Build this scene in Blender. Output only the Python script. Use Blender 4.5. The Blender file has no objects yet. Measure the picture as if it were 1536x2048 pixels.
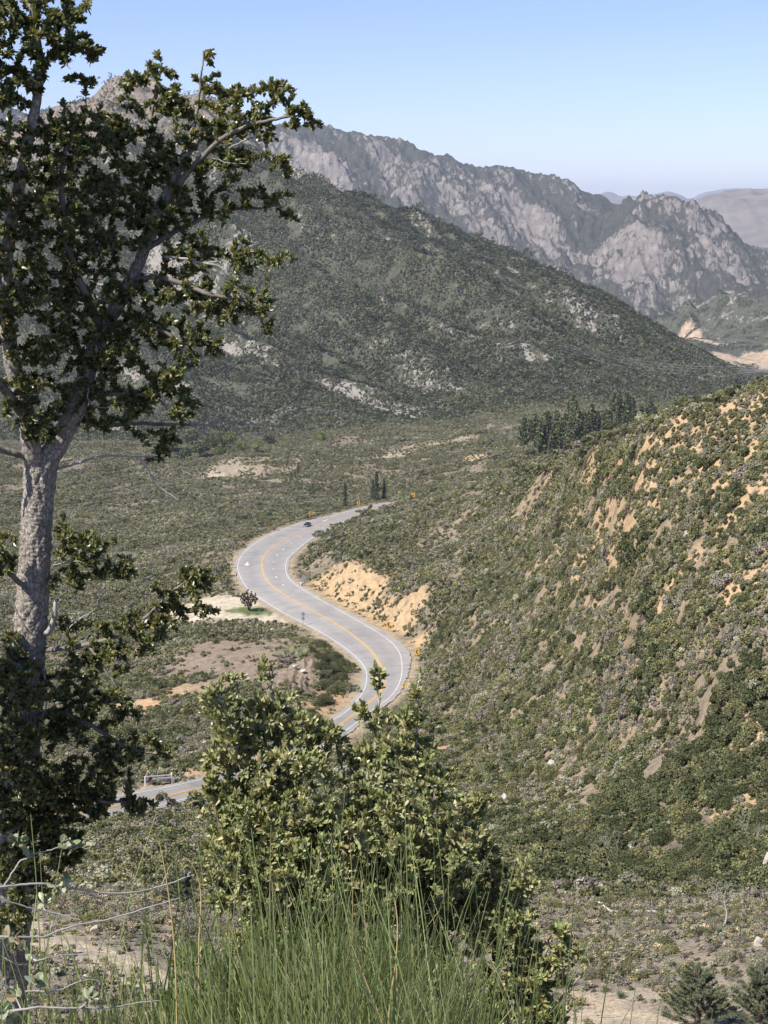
import bpy, math, random
import numpy as np
from mathutils import Vector, Matrix, Euler

SC = bpy.context.scene
COL = SC.collection
rad = math.radians
rng = np.random.default_rng(7)
random.seed(7)

# ------------------------------------------------------------------ camera
PITCH = rad(11.5)
FPX = 2958.0                      # focal length in pixels of the 1536 x 2048 photograph
cam_d = bpy.data.cameras.new("camera")
cam = bpy.data.objects.new("camera", cam_d)
COL.objects.link(cam)
cam.location = (0, 0, 0)
cam.rotation_euler = (math.pi / 2 - PITCH, 0, 0)
cam_d.sensor_fit = 'VERTICAL'
cam_d.angle = 2 * math.atan(1024 / FPX)
cam_d.clip_start = 0.05
cam_d.clip_end = 60000
SC.camera = cam

# ------------------------------------------------------------------ light
SUN_EL, SUN_AZ = rad(49), rad(-128)      # azimuth clockwise from +Y (view direction): from the left, a little behind
w = bpy.data.worlds.new("World")
SC.world = w
w.use_nodes = True
nt = w.node_tree
sky = nt.nodes.new("ShaderNodeTexSky")
sky.sky_type = 'NISHITA'
sky.sun_disc = False
sky.sun_elevation = SUN_EL
sky.sun_rotation = SUN_AZ % (2 * math.pi)
sky.altitude = 1300
sky.air_density = 1.0
sky.dust_density = 0.3
sky.ozone_density = 3.0
tintn = nt.nodes.new("ShaderNodeMix"); tintn.data_type = 'RGBA'; tintn.blend_type = 'MULTIPLY'; tintn.inputs[0].default_value = 1
tintn.inputs[7].default_value = (.93, .865, 1.03, 1)          # white balance of the photograph
nt.links.new(sky.outputs[0], tintn.inputs[6])
nt.links.new(tintn.outputs[2], nt.nodes["Background"].inputs[0])
nt.nodes["Background"].inputs[1].default_value = 0.095
sl = bpy.data.lights.new("sun", 'SUN')
sl.energy = 4.6
sl.angle = rad(0.53)
sl.color = (1.0, 0.955, 0.88)
so = bpy.data.objects.new("sun", sl)
COL.objects.link(so)
sd = Vector((math.sin(SUN_AZ) * math.cos(SUN_EL), math.cos(SUN_AZ) * math.cos(SUN_EL), math.sin(SUN_EL)))
so.rotation_euler = sd.to_track_quat('Z', 'Y').to_euler()
so.location = (0, 0, 500)
SC.view_settings.view_transform = 'Standard'
SC.view_settings.look = 'None'
SC.view_settings.gamma = 1
SC.view_settings.exposure = 0.8
SC.render.engine = 'CYCLES'
cy = SC.cycles
cy.max_bounces = 5
cy.diffuse_bounces = 2
cy.glossy_bounces = 2
cy.transmission_bounces = 3
cy.transparent_max_bounces = 6
cy.volume_bounces = 0
cy.caustics_reflective = False
cy.caustics_refractive = False
cy.use_denoising = True
cy.denoising_input_passes = 'RGB_ALBEDO_NORMAL'

# ------------------------------------------------------------------ helpers
def tag(o, label=None, cat=None, group=None, kind=None):
    if label: o["label"] = label
    if cat: o["category"] = cat
    if group: o["group"] = group
    if kind: o["kind"] = kind
    return o

def link(name, me, mats=None, parent=None):
    o = bpy.data.objects.new(name, me)
    COL.objects.link(o)
    if mats is not None:
        for m in (mats if isinstance(mats, (list, tuple)) else [mats]):
            me.materials.append(m)
    if parent: o.parent = parent
    return o

def empty(name, loc, rz=0.0):
    o = bpy.data.objects.new(name, None)
    COL.objects.link(o)
    o.location = loc
    o.rotation_euler = (0, 0, rz)
    o.empty_display_size = 0.3
    return o

def np_mesh(name, V, F, col=None, smooth=False, extra=None):
    """V (n,3), F (m,k) -> mesh; col = per-vertex rgb."""
    V = np.ascontiguousarray(V, dtype=np.float32)
    F = np.ascontiguousarray(F, dtype=np.int32)
    me = bpy.data.meshes.new(name)
    m, k = F.shape
    me.vertices.add(len(V))
    me.vertices.foreach_set("co", V.ravel())
    me.loops.add(m * k)
    me.loops.foreach_set("vertex_index", F.ravel())
    me.polygons.add(m)
    me.polygons.foreach_set("loop_start", np.arange(0, m * k, k, dtype=np.int32))
    me.polygons.foreach_set("loop_total", np.full(m, k, dtype=np.int32))
    me.polygons.foreach_set("use_smooth", np.full(m, smooth, dtype=bool))
    if col is not None:
        a = me.attributes.new("tint", 'FLOAT_COLOR', 'POINT')
        c4 = np.ones((len(V), 4), dtype=np.float32)
        c4[:, :3] = col
        a.data.foreach_set("color", c4.ravel())
    if extra:
        for nm, arr in extra.items():
            a = me.attributes.new(nm, 'FLOAT', 'POINT')
            a.data.foreach_set("value", np.ascontiguousarray(arr, dtype=np.float32).ravel())
    me.update()
    me.validate()
    return me

class MB:
    """collects polygons of mixed size, then one mesh."""
    def __init__(self): self.v, self.f = [], []
    def add(self, V, F):
        b = len(self.v)
        self.v += [tuple(p) for p in V]
        self.f += [tuple(i + b for i in f) for f in F]
    def box(self, c, s, rot=None):
        x, y, z = s[0] / 2, s[1] / 2, s[2] / 2
        P = [Vector(p) for p in ((-x,-y,-z),(x,-y,-z),(x,y,-z),(-x,y,-z),(-x,-y,z),(x,-y,z),(x,y,z),(-x,y,z))]
        if rot is not None: P = [rot @ p for p in P]
        c = Vector(c)
        self.add([c + p for p in P], [(0,3,2,1),(4,5,6,7),(0,1,5,4),(1,2,6,5),(2,3,7,6),(3,0,4,7)])
    def tube(self, pts, rads, n=6, cap=True):
        V, F = tube_arrays([np.asarray(p, float) for p in pts], rads, n)
        self.add(V.tolist(), F.tolist())
        if cap:
            b = len(self.v) - len(V)
            self.f.append(tuple(b + i for i in range(n))[::-1])
            self.f.append(tuple(b + len(V) - n + i for i in range(n)))
    def poly_prism(self, pts, y0, y1):
        """outline in x,z extruded along y."""
        n = len(pts)
        V = [(p[0], y0, p[1]) for p in pts] + [(p[0], y1, p[1]) for p in pts]
        F = [tuple(range(n)), tuple(range(2 * n - 1, n - 1, -1))] + [(i, i + n, (i + 1) % n + n, (i + 1) % n) for i in range(n)]
        self.add(V, F)
    def build(self, name, mat, parent=None, smooth=False):
        me = bpy.data.meshes.new(name)
        me.from_pydata(self.v, [], self.f)
        me.update()
        if smooth:
            me.polygons.foreach_set("use_smooth", [True] * len(me.polygons))
        return link(name, me, mat, parent)

def tube_arrays(P, R, n=6):
    P = np.asarray(P, float)
    m = len(P)
    T = np.gradient(P, axis=0)
    T /= np.linalg.norm(T, axis=1)[:, None] + 1e-9
    up = np.array([0.0, 0.0, 1.0]) if abs(T[0][2]) < 0.9 else np.array([1.0, 0, 0])
    N = np.zeros_like(P)
    a = np.cross(up, T[0]); a /= np.linalg.norm(a)
    for i in range(m):
        a = a - T[i] * a.dot(T[i]); a /= np.linalg.norm(a) + 1e-9
        N[i] = a
    B = np.cross(T, N)
    th = np.linspace(0, 2 * np.pi, n, endpoint=False)
    R = np.asarray(R, float).reshape(m, -1)
    V = P[:, None, :] + R[:, :, None] * (np.cos(th)[None, :, None] * N[:, None, :] + np.sin(th)[None, :, None] * B[:, None, :])
    V = V.reshape(-1, 3)
    i = np.arange(m - 1)[:, None] * n
    j = np.arange(n)[None, :]
    j2 = (j + 1) % n
    F = np.stack([i + j, i + j2, i + n + j2, i + n + j], -1).reshape(-1, 4)
    return V, F

def join_tubes(lst):
    Vs, Fs, b = [], [], 0
    for V, F in lst:
        Vs.append(V); Fs.append(F + b); b += len(V)
    return np.concatenate(Vs), np.concatenate(Fs)

def smooth_path(pts, sub=6):
    """Catmull-Rom through rows of any width."""
    P = np.asarray(pts, float)
    P = np.vstack([2 * P[0] - P[1], P, 2 * P[-1] - P[-2]])
    out = []
    for i in range(1, len(P) - 2):
        p0, p1, p2, p3 = P[i - 1], P[i], P[i + 1], P[i + 2]
        for t in np.linspace(0, 1, sub, endpoint=False):
            out.append(0.5 * ((2 * p1) + (-p0 + p2) * t + (2 * p0 - 5 * p1 + 4 * p2 - p3) * t * t + (-p0 + 3 * p1 - 3 * p2 + p3) * t ** 3))
    out.append(P[-2])
    return np.array(out)

def sstep(a, b, x):
    t = np.clip((x - a) / (b - a), 0, 1)
    return t * t * (3 - 2 * t)

_G = np.random.default_rng(3).normal(size=(256, 2))
_G /= np.linalg.norm(_G, axis=1)[:, None]
_PERM = np.random.default_rng(4).permutation(256)
def perlin(x, y, seed=0):
    xi, yi = np.floor(x).astype(np.int64), np.floor(y).astype(np.int64)
    xf, yf = x - xi, y - yi
    def g(ix, iy):
        h = _PERM[(ix + _PERM[(iy + seed * 37) & 255]) & 255]
        return _G[h]
    u, v = xf * xf * xf * (xf * (xf * 6 - 15) + 10), yf * yf * yf * (yf * (yf * 6 - 15) + 10)
    a, b, c, d = g(xi, yi), g(xi + 1, yi), g(xi, yi + 1), g(xi + 1, yi + 1)
    n00 = a[..., 0] * xf + a[..., 1] * yf
    n10 = b[..., 0] * (xf - 1) + b[..., 1] * yf
    n01 = c[..., 0] * xf + c[..., 1] * (yf - 1)
    n11 = d[..., 0] * (xf - 1) + d[..., 1] * (yf - 1)
    return ((n00 * (1 - u) + n10 * u) * (1 - v) + (n01 * (1 - u) + n11 * u) * v) * 1.6
def fbm(x, y, oct=4, seed=0, gain=0.5):
    s, a, f = 0, 1.0, 1.0
    for o in range(oct):
        s = s + a * perlin(x * f, y * f, seed + o)
        a *= gain; f *= 2.03
    return s
def ridged(x, y, oct=4, seed=0, gain=0.5):
    s, a, f = 0, 1.0, 1.0
    for o in range(oct):
        s = s + a * (1 - 2 * np.abs(perlin(x * f, y * f, seed + o)))
        a *= gain; f *= 2.1
    return s

def pchip(x, y, xq):
    x, y = np.asarray(x, float), np.asarray(y, float)
    h = np.diff(x); d = np.diff(y) / h
    m = np.zeros_like(y)
    if len(x) > 2:
        w1, w2 = 2 * h[1:] + h[:-1], h[1:] + 2 * h[:-1]
        ok = d[:-1] * d[1:] > 0
        with np.errstate(divide='ignore', invalid='ignore'):
            mm = (w1 + w2) / (w1 / d[:-1] + w2 / d[1:])
        m[1:-1] = np.where(ok, mm, 0)
    m[0], m[-1] = d[0], d[-1]
    xq = np.clip(xq, x[0], x[-1])
    i = np.clip(np.searchsorted(x, xq) - 1, 0, len(h) - 1)
    t = (xq - x[i]) / h[i]
    t2, t3 = t * t, t * t * t
    return (2*t3 - 3*t2 + 1) * y[i] + (t3 - 2*t2 + t) * h[i] * m[i] + (-2*t3 + 3*t2) * y[i+1] + (t3 - t2) * h[i] * m[i+1]

cp, sp = math.cos(PITCH), math.sin(PITCH)
def ray(px, py):
    cx, cyy = (px - 768) / FPX, (1024 - py) / FPX
    return np.array([cx, cp + cyy * sp, -sp + cyy * cp])
def az_of(px, py):
    d = ray(px, py); return math.atan2(d[0], d[1])
def at_r(px, py, r):
    """the point in direction of a photo pixel at horizontal distance r metres."""
    d = ray(px, py); return d * (r / math.hypot(d[0], d[1]))
def at_z(px, py, z):
    d = ray(px, py); return d * (z / d[2])
def project(p):
    x, y, z = p
    f = y * cp - z * sp; u = y * sp + z * cp
    return 768 + FPX * x / f, 1024 - FPX * u / f

# ------------------------------------------------------------------ terrain
N_ = None
CURVES = [
 [(-300,N_,.6,-1.62),(1850,N_,.6,-1.62)],
 [(-300,N_,2.4,-1.98),(1850,N_,2.4,-1.98)],
 [(-300,N_,6,-3.6),(1850,N_,6,-3.6)],
 [(-300,N_,14,-8.9),(1850,N_,14,-8.9)],
 [(-300,N_,30,-19.4),(1850,N_,30,-19.4)],
 [(-300,2085,56),(768,2085,58),(1850,2085,57)],
 [(-300,1910,72),(200,1905,70),(700,1930,71),(1200,1935,70),(1536,1915,68),(1850,1910,68)],
 [(-300,1780,106),(0,1770,108),(200,1760,110),(700,1760,118),(1000,1770,105),(1200,1800,96),(1536,1810,90),(1850,1815,88)],
 [(-300,1700,145),(0,1690,150),(250,1680,152),(600,1650,165),(950,1665,155),(1200,1705,140),(1536,1745,118),(1850,1760,112)],
 [(-300,1690,172),(0,1645,186),(250,1605,203),(420,1570,217),(560,1530,232),(690,1450,260),(850,1450,250),(1000,1500,212),(1300,1500,168),(1536,1530,145),(1850,1560,135)],
 [(-300,1520,250),(0,1500,255),(250,1490,255),(400,1472,258),(550,1425,268),(640,1390,282),(700,1390,290),(850,1360,292),(1000,1340,258),(1300,1300,188),(1536,1330,160),(1850,1360,148)],
 [(-300,1350,340),(0,1350,335),(250,1345,325),(480,1312,325),(620,1305,322),(740,1301,333),(850,1260,325),(900,1240,322),(1000,1200,306),(1150,1170,255),(1300,1130,208),(1536,1100,182),(1850,1080,165)],
 [(-300,1230,440),(0,1230,430),(250,1230,420),(450,1222,398),(600,1225,390),(700,1165,395),(750,1150,400),(850,1130,396),(1000,1090,365),(1150,1040,292),(1300,980,228),(1536,920,205),(1850,850,190)],
 [(-300,1120,570),(0,1120,560),(250,1120,540),(480,1110,475),(600,1095,478),(680,1080,470),(760,1065,470),(900,1035,455),(1000,1005,425),(1100,945,370),(1150,922,335),(1200,898,300),(1300,852,252),(1340,836,243),(1420,806,238),(1536,765,232),(1850,640,220)],
 [(-300,1060,680),(0,1055,680),(250,1035,680),(450,1062,580),(560,1062,560),(660,1052,560),(700,1045,575),(760,1020,600),(800,1010,592),(840,1000,585),(900,986,560),(1000,962,480),(1100,936,400),(1150,N_,400,-68),(1200,N_,370,-68),(1300,N_,340,-60),(1536,N_,330,-60),(1850,N_,320,-50)],
 [(-300,960,860),(0,960,850),(250,950,830),(450,992,740),(600,990,730),(760,985,730),(900,965,720),(1000,948,700),(1100,925,690),(1150,905,690),(1300,N_,690,-125),(1536,N_,690,-140),(1850,N_,690,-140)],
 [(-300,900,1000),(0,900,1000),(250,893,1000),(450,930,880),(600,915,900),(800,893,900),(950,865,900),(1150,862,880),(1300,850,880),(1536,N_,900,-175),(1850,N_,900,-175)],
 [(-300,850,1160),(0,850,1150),(300,872,1120),(600,872,1040),(850,852,1040),(1000,842,1030),(1200,815,1040),(1350,800,1080),(1480,N_,1120,-190),(1536,N_,1150,-240),(1850,N_,1150,-260)],
 [(-300,600,1500),(0,600,1480),(300,620,1400),(600,620,1330),(900,650,1280),(1200,735,1200),(1350,775,1200),(1480,N_,1230,-175),(1536,N_,1250,-262),(1850,N_,1250,-290)],
 [(-300,270,2050),(-100,245,2000),(100,212,1950),(200,190,1900),(270,178,1900),(390,192,1880),(450,225,1850),(520,280,1780),(590,322,1700),(700,350,1650),(800,390,1600),(900,432,1560),(1000,480,1530),(1050,500,1510),(1100,520,1480),(1200,585,1440),(1300,650,1400),(1400,716,1360),(1480,772,1340),(1536,N_,1350,-270),(1850,N_,1350,-300)],
 [(-300,N_,2600,-100),(590,N_,2250,-240),(1200,N_,2000,-300),(1380,740,2100),(1450,748,2150),(1536,752,2150),(1850,750,2150)],
 [(-300,N_,2700,-250),(1100,N_,2700,-300),(1250,665,2800),(1300,642,2800),(1400,615,2850),(1536,587,2900),(1850,560,2900)],
 [(-300,N_,3200,-320),(1850,N_,3200,-320)],
 [(-300,N_,3700,-280),(1100,N_,3700,-280),(1280,652,3700),(1400,640,3700),(1536,600,3700),(1850,590,3700)],
 [(-300,N_,4300,0),(600,400,4300),(800,430,4300),(900,445,4300),(1000,475,4300),(1100,512,4250),(1180,505,4250),(1240,455,4300),(1300,426,4350),(1350,418,4350),(1400,432,4350),(1460,470,4300),(1536,528,4250),(1850,600,4200)],
 [(-300,215,5200),(0,220,5200),(400,232,5200),(650,258,5200),(768,277,5200),(818,295,5150),(868,317,5100),(933,329,5100),(983,335,5100),(1068,355,5050),(1138,367,5050),(1168,385,5050),(1198,392,5050),(1233,417,5050),(1250,409,5050),(1273,404,5050),(1308,415,5100),(1400,N_,5100,-100),(1536,N_,5100,-300),(1850,N_,5100,-300)],
 [(-300,N_,6200,-350),(1850,N_,6200,-350)],
 [(-300,N_,8000,-300),(1000,N_,8000,-300),(1200,N_,8000,-200),(1330,430,8000),(1380,409,8000),(1430,393,8000),(1480,384,8000),(1536,377,8000),(1700,345,8000),(1850,330,8000)],
 [(-300,N_,10000,-300),(1850,N_,10000,-300)],
 [(-300,420,15000),(1000,412,15000),(1180,396,15000),(1215,388,15000),(1245,394,15000),(1300,391,15000),(1340,389,15000),(1380,398,15000),(1440,410,15000),(1536,418,15000),(1850,430,15000)],
 [(-300,N_,18000,-500),(1850,N_,18000,-500)],
 [(-300,420,24000),(1300,414,24000),(1380,399,24000),(1410,387,24000),(1440,379,24000),(1465,377,24000),(1490,385,24000),(1536,391,24000),(1850,430,24000)],
 [(-300,N_,27000,-800),(1850,N_,27000,-800)],
]
NAZ = 820
AZ = np.linspace(rad(-19.5), rad(19.5), NAZ)
LR = np.concatenate([np.arange(math.log(.62), math.log(50), .022), np.arange(math.log(50), math.log(1050), .0048), np.arange(math.log(1050), math.log(26500), .0036)])
RR = np.exp(LR)
NR = len(RR)
kr, kz = [], []
for c in CURVES:
    a, r_, z_ = [], [], []
    for e in c:
        if e[1] is None:
            a.append(az_of(e[0], 1000)); r_.append(e[2]); z_.append(e[3])
        else:
            a.append(az_of(e[0], e[1])); r_.append(e[2]); z_.append(at_r(e[0], e[1], e[2])[2])
    kr.append(pchip(a, r_, AZ)); kz.append(pchip(a, z_, AZ))
kr, kz = np.array(kr), np.array(kz)
Z = np.empty((NAZ, NR))
for i in range(NAZ):
    Z[i] = pchip(kr[:, i], kz[:, i], RR)
X = np.sin(AZ)[:, None] * RR[None, :]
Y = np.cos(AZ)[:, None] * RR[None, :]
RG = np.broadcast_to(RR[None, :], Z.shape)
# relief: small on the near hills, gullies and spurs on the mountains
Z += sstep(45, 160, RG) * (1 - sstep(900, 1150, RG)) * (1.5 * fbm(X / 55, Y / 55, 3, 1) + 0.35 * fbm(X / 9, Y / 9, 3, 5)) * (0.35 + 0.65 * sstep(120, 400, RG))
Z += (1 - sstep(20, 45, RG)) * 0.05 * fbm(X / .8, Y / .8, 3, 9)
fl = sstep(1040, 1250, RG) * (1 - sstep(2300, 2700, RG)) * (1 - .8 * sstep(rad(5), rad(11), np.broadcast_to(AZ[:, None], Z.shape)))
ca, sa = 0.60, -0.80
U_, V_ = X * ca + Y * sa, -X * sa + Y * ca           # along and across the spurs
Z += fl * (34 * (ridged(U_ / 700 + 3.3, V_ / 170, 3, 11, .45) - .9) + 6 * fbm(X / 90, Y / 90, 4, 15) + 8 * (ridged(U_ / 300 + 1.3, V_ / 62, 3, 17, .5) - .9))
Z += sstep(640, 760, RG) * (1 - sstep(930, 1060, RG)) * 5 * fbm(X / 85, Y / 70, 3, 18)
ra = sstep(2300, 3000, RG) * (1 - sstep(6200, 7500, RG))
Z += ra * (1 - sstep(4600, 5000, RG) * (.45 + .25 * sstep(rad(6), rad(8.5), np.broadcast_to(AZ[:, None], Z.shape)))) * (52 * (ridged(X / 330 + .25 * Y / 330, Y / 800, 5, 21, .55) - 1.1) + 16 * fbm(X / 120, Y / 120, 5, 25, .6) + 9 * (ridged(X / 48 + .3 * Y / 48, Y / 110, 3, 27, .6) - 1))
rb = sstep(6500, 7800, RG)
Z += rb * (45 * (ridged(X / 900, Y / 1600, 5, 31, .5) - 1.1))

def grid_ij(x, y):
    a, r = np.arctan2(x, y), np.log(np.hypot(x, y))
    fi = np.clip((a - AZ[0]) / (AZ[1] - AZ[0]), 0, NAZ - 1.001)
    fj = np.clip(np.interp(r, LR, np.arange(NR)), 0, NR - 1.001)
    return fi, fj
def sample(A, x, y):
    fi, fj = grid_ij(np.asarray(x, float), np.asarray(y, float))
    i, j = fi.astype(int), fj.astype(int)
    u, v = fi - i, fj - j
    return A[i, j] * (1-u) * (1-v) + A[i+1, j] * u * (1-v) + A[i, j+1] * (1-u) * v + A[i+1, j+1] * u * v
def ground(x, y): return sample(Z, x, y)
def march(px, py, rmin=50, rmax=6000):
    """where the sight line of a photo pixel first meets the ground beyond rmin."""
    d = ray(px, py); d = d / math.hypot(d[0], d[1])
    rs = np.exp(np.arange(math.log(rmin), math.log(rmax), .0015))
    g = ground(d[0] * rs, d[1] * rs) - d[2] * rs
    k = np.nonzero(g >= 0)[0]
    r = rs[k[0]] if len(k) else rs[-1]
    return np.array([d[0] * r, d[1] * r, float(ground(d[0] * r, d[1] * r))])

# ------------------------------------------------------------------ road line: left white line, yellow line, right white line, level
ST = [
 ((-260,1685),(-260,1712),(-260,1740),-74), ((-100,1655),(-100,1678),(-100,1702),-77), ((0,1634),(0,1655),(0,1676),-79.5), ((150,1607),(150,1628),(150,1648),-82), ((300,1582),(300,1600),(300,1616),-84.5),
 ((400,1560),(400,1577),(400,1590),-86), ((520,1527),(526,1543),(534,1558),-88.5), ((636,1458),(652,1468),(670,1477),-92),
 ((692,1424),(716,1424),(740,1424),-94.5), ((720,1394),(750,1396),(778,1397),-96), ((731,1373),(768,1373),(797,1371),-97), ((734,1351),(767,1347),(804,1345),-98.3),
 ((729,1334),(756,1321),(803,1320),-99.6), ((712,1314),(742,1301),(796,1300),-101), ((686,1293),(713,1276),(774,1277),-102.4), ((650,1269),(676,1250),(725,1247),-104),
 ((608,1246),(628,1223),(668,1215),-106), ((576,1231),(595,1205),(632,1195),-107.3), ((530,1203),(557,1182),(598,1174),-109), ((495,1177),(536,1164),(582,1162),-110.2),
 ((480,1152),(526,1144),(573,1148),-111.3), ((475,1132),(524,1127),(571,1131),-112.4), ((482,1113),(529,1112),(575,1118),-113.6), ((498,1096),(543,1097),(586,1106),-114.9),
 ((525,1078),(563,1083),(604,1091),-116.3), ((560,1061),(588,1069),(622,1077),-117.6), ((612,1044),(634,1053),(656,1061),-119.6), ((660,1033),(674,1040),(690,1047),-121.6),
 ((700,1022),(712,1028),(724,1034),-123.8), ((742,1012),(752,1017),(763,1021),-126), ((778,1006),(786,1010),(795,1014),-127.2), ((828,1007),(836,1010.5),(845,1014),-128.2), ((900,1008),(906,1010.5),(912,1013),-129),
]
rows = [np.concatenate([at_z(*l, z), at_z(*y_, z), at_z(*r_, z)]) for l, y_, r_, z in ST]
PATH = smooth_path(rows, 10)
kk = np.ones(9) / 9
for c in range(9):
    p = np.pad(PATH[:, c], 4, mode='reflect', reflect_type='odd')
    PATH[:, c] = np.convolve(p, kk, 'valid')
RL, RY, RRt = PATH[:, 0:3], PATH[:, 3:6], PATH[:, 6:9]
def unit(v): return v / (np.linalg.norm(v, axis=-1, keepdims=True) + 1e-9)
nL, nR = unit(RL - RY), unit(RRt - RY)
shR = 1.1 + 1.3 * np.exp(-((np.arange(len(PATH)) - 130) / 18.0) ** 2)
_e = np.random.default_rng(5)
EL, ER = RL + nL * (1.1 + .16 * _e.normal(size=(len(PATH), 1))), RRt + nR * (shR[:, None] + .16 * _e.normal(size=(len(PATH), 1)))
# distance from ground points to the pavement
C0 = 0.5 * (EL + ER); HW = 0.5 * np.linalg.norm(EL - ER, axis=1)
cs = []
for t in np.linspace(0.06, 0.94, 9):
    cs.append(EL * (1 - t) + ER * t)
CP = np.concatenate(cs); CP2 = CP
cell = np.tile(np.linalg.norm(EL - ER, axis=1) / 16, 9)
def road_dist(x, y):
    """metres outside the pavement (negative inside) and the level of the nearest pavement."""
    x, y = np.ravel(x), np.ravel(y)
    D = np.full(len(x), 1e6, dtype=np.float32); ZR = np.zeros(len(x), dtype=np.float32)
    sel = np.nonzero((np.hypot(x, y) > 120) & (np.hypot(x, y) < 760) & (x < 140) & (x > -170))[0]
    A = CP[:, :2].astype(np.float32)
    for k in range(0, len(sel), 4000):
        s = sel[k:k + 4000]
        d2 = (x[s, None].astype(np.float32) - A[None, :, 0]) ** 2 + (y[s, None].astype(np.float32) - A[None, :, 1]) ** 2
        m = np.argmin(d2, axis=1)
        D[s] = np.sqrt(d2[np.arange(len(s)), m]) - cell[m]
        ZR[s] = CP[m, 2]
    return D, ZR
c_ = march(668, 1352, 200)
Z += 2.6 * (1 - sstep(.25, 1.0, np.hypot(X - c_[0], (Y - c_[1]) * .8) / 12.0))
jj = np.nonzero((RR > 130) & (RR < 740))[0]
sub = np.s_[:, jj[0]:jj[-1] + 1]
D_, ZR_ = road_dist(X[sub], Y[sub])
D_, ZR_ = D_.reshape(X[sub].shape), ZR_.reshape(X[sub].shape)
wgt = 1 - sstep(2.2, 13.0, D_)
Z[sub] = Z[sub] * (1 - wgt) + (ZR_ - 0.14) * wgt
Z[sub] += sstep(2.5, 6, D_) * (1 - sstep(13, 20, D_)) * (Z[sub] - ZR_ > 1.2) * .55 * ridged(X[sub] / 1.9, Y[sub] / 7, 3, 35)
RD = np.full(Z.shape, 1e6, dtype=np.float32); RD[sub] = D_

# ------------------------------------------------------------------ materials
def new_mat(name):
    m = bpy.data.materials.new(name); m.use_nodes = True
    return m, m.node_tree, m.node_tree.nodes["Principled BSDF"]
def N(t, typ, **kw):
    n = t.nodes.new(typ)
    for k, v in kw.items():
        if k.startswith("i_"):
            key = k[2:]
            n.inputs[int(key) if key.isdigit() else key].default_value = v
        else: setattr(n, k, v)
    return n
def ramp(t, src, stops):
    r = t.nodes.new("ShaderNodeValToRGB")
    e = r.color_ramp.elements
    e[0].position, e[0].color = stops[0][0], (*stops[0][1], 1)
    e[1].position, e[1].color = stops[-1][0], (*stops[-1][1], 1)
    for p, c in stops[1:-1]:
        x = e.new(p); x.color = (*c, 1)
    t.links.new(src, r.inputs[0]); return r.outputs[0]
def noise(t, scale, detail=4, rough=.55, vec=None, dist=0):
    n = N(t, "ShaderNodeTexNoise", i_Scale=scale, i_Detail=detail, i_Roughness=rough, i_Distortion=dist)
    if vec is None:
        vec = t.nodes.get("coord") or N(t, "ShaderNodeTexCoord", name="coord")
        vec = vec.outputs["Object"]
    t.links.new(vec, n.inputs["Vector"]); return n.outputs["Fac"]
def mul(t, a, b, mode='MULTIPLY', fac=1.0):
    m = N(t, "ShaderNodeMix", data_type='RGBA', blend_type=mode)
    if hasattr(fac, "is_linked"): t.links.new(fac, m.inputs[0])
    else: m.inputs[0].default_value = fac
    for s, i in ((a, 6), (b, 7)):
        if hasattr(s, "is_linked"): t.links.new(s, m.inputs[i])
        else: m.inputs[i].default_value = (*s, 1)
    return m.outputs[2]
def attr(t, name):
    return N(t, "ShaderNodeAttribute", attribute_name=name)
def bump(t, p, h, strength=.4, dist=.1):
    b = N(t, "ShaderNodeBump", i_Strength=strength, i_Distance=dist)
    t.links.new(h, b.inputs["Height"]); t.links.new(b.outputs[0], p.inputs["Normal"])
def simple(name, col, rough=.6, metal=0.0, var=0.25, scale=8, spec=.3):
    m, t, p = new_mat(name)
    n = noise(t, scale, 5)
    c = ramp(t, n, [(0.25, tuple(x * (1 - var) for x in col)), (0.75, tuple(min(1, x * (1 + var)) for x in col))])
    t.links.new(c, p.inputs["Base Color"])
    p.inputs["Roughness"].default_value = rough; p.inputs["Metallic"].default_value = metal
    p.inputs["Specular IOR Level"].default_value = spec
    return m
def foliage_mat(name, rough=.55, trans=.25, spec=.25, objvar=.25):
    """leaf colour comes from each leaf's own tint; a whole plant is a little lighter or darker than the next."""
    m, t, p = new_mat(name)
    a = attr(t, "tint")
    oi = N(t, "ShaderNodeObjectInfo")
    mr = N(t, "ShaderNodeMapRange", i_3=1 - objvar, i_4=1 + objvar)
    t.links.new(oi.outputs["Random"], mr.inputs[0])
    c = N(t, "ShaderNodeVectorMath", operation='SCALE')
    t.links.new(a.outputs["Color"], c.inputs[0]); t.links.new(mr.outputs[0], c.inputs["Scale"])
    t.links.new(c.outputs[0], p.inputs["Base Color"])
    p.inputs["Roughness"].default_value = rough
    p.inputs["Specular IOR Level"].default_value = spec
    if trans > 0:
        tr = N(t, "ShaderNodeBsdfTranslucent")
        hs = N(t, "ShaderNodeHueSaturation", i_Saturation=1.25, i_Value=1.2)
        t.links.new(c.outputs[0], hs.inputs["Color"]); t.links.new(hs.outputs[0], tr.inputs["Color"])
        mx = N(t, "ShaderNodeMixShader", i_0=trans)
        t.links.new(p.outputs[0], mx.inputs[1]); t.links.new(tr.outputs[0], mx.inputs[2])
        t.links.new(mx.outputs[0], t.nodes["Material Output"].inputs["Surface"])
    return m

# near and middle hills: soil colour per place, mottled by pebbles, litter and streaks
M_ground, t, p = new_mat("ground_soil")
a = attr(t, "tint")
c = mul(t, a.outputs["Color"], ramp(t, noise(t, .55, 6, .65), [(.3, (.58, .58, .6)), (.5, (1, 1, 1)), (.72, (1.3, 1.25, 1.16))]))
c = mul(t, c, ramp(t, noise(t, 4.5, 5, .7), [(.36, (.42, .42, .42)), (.47, (1, 1, 1)), (.7, (1.2, 1.2, 1.2))]))
t.links.new(c, p.inputs["Base Color"]); p.inputs["Roughness"].default_value = .95; p.inputs["Specular IOR Level"].default_value = .1
bump(t, p, noise(t, 2.2, 8, .7), .7, .35)

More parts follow.
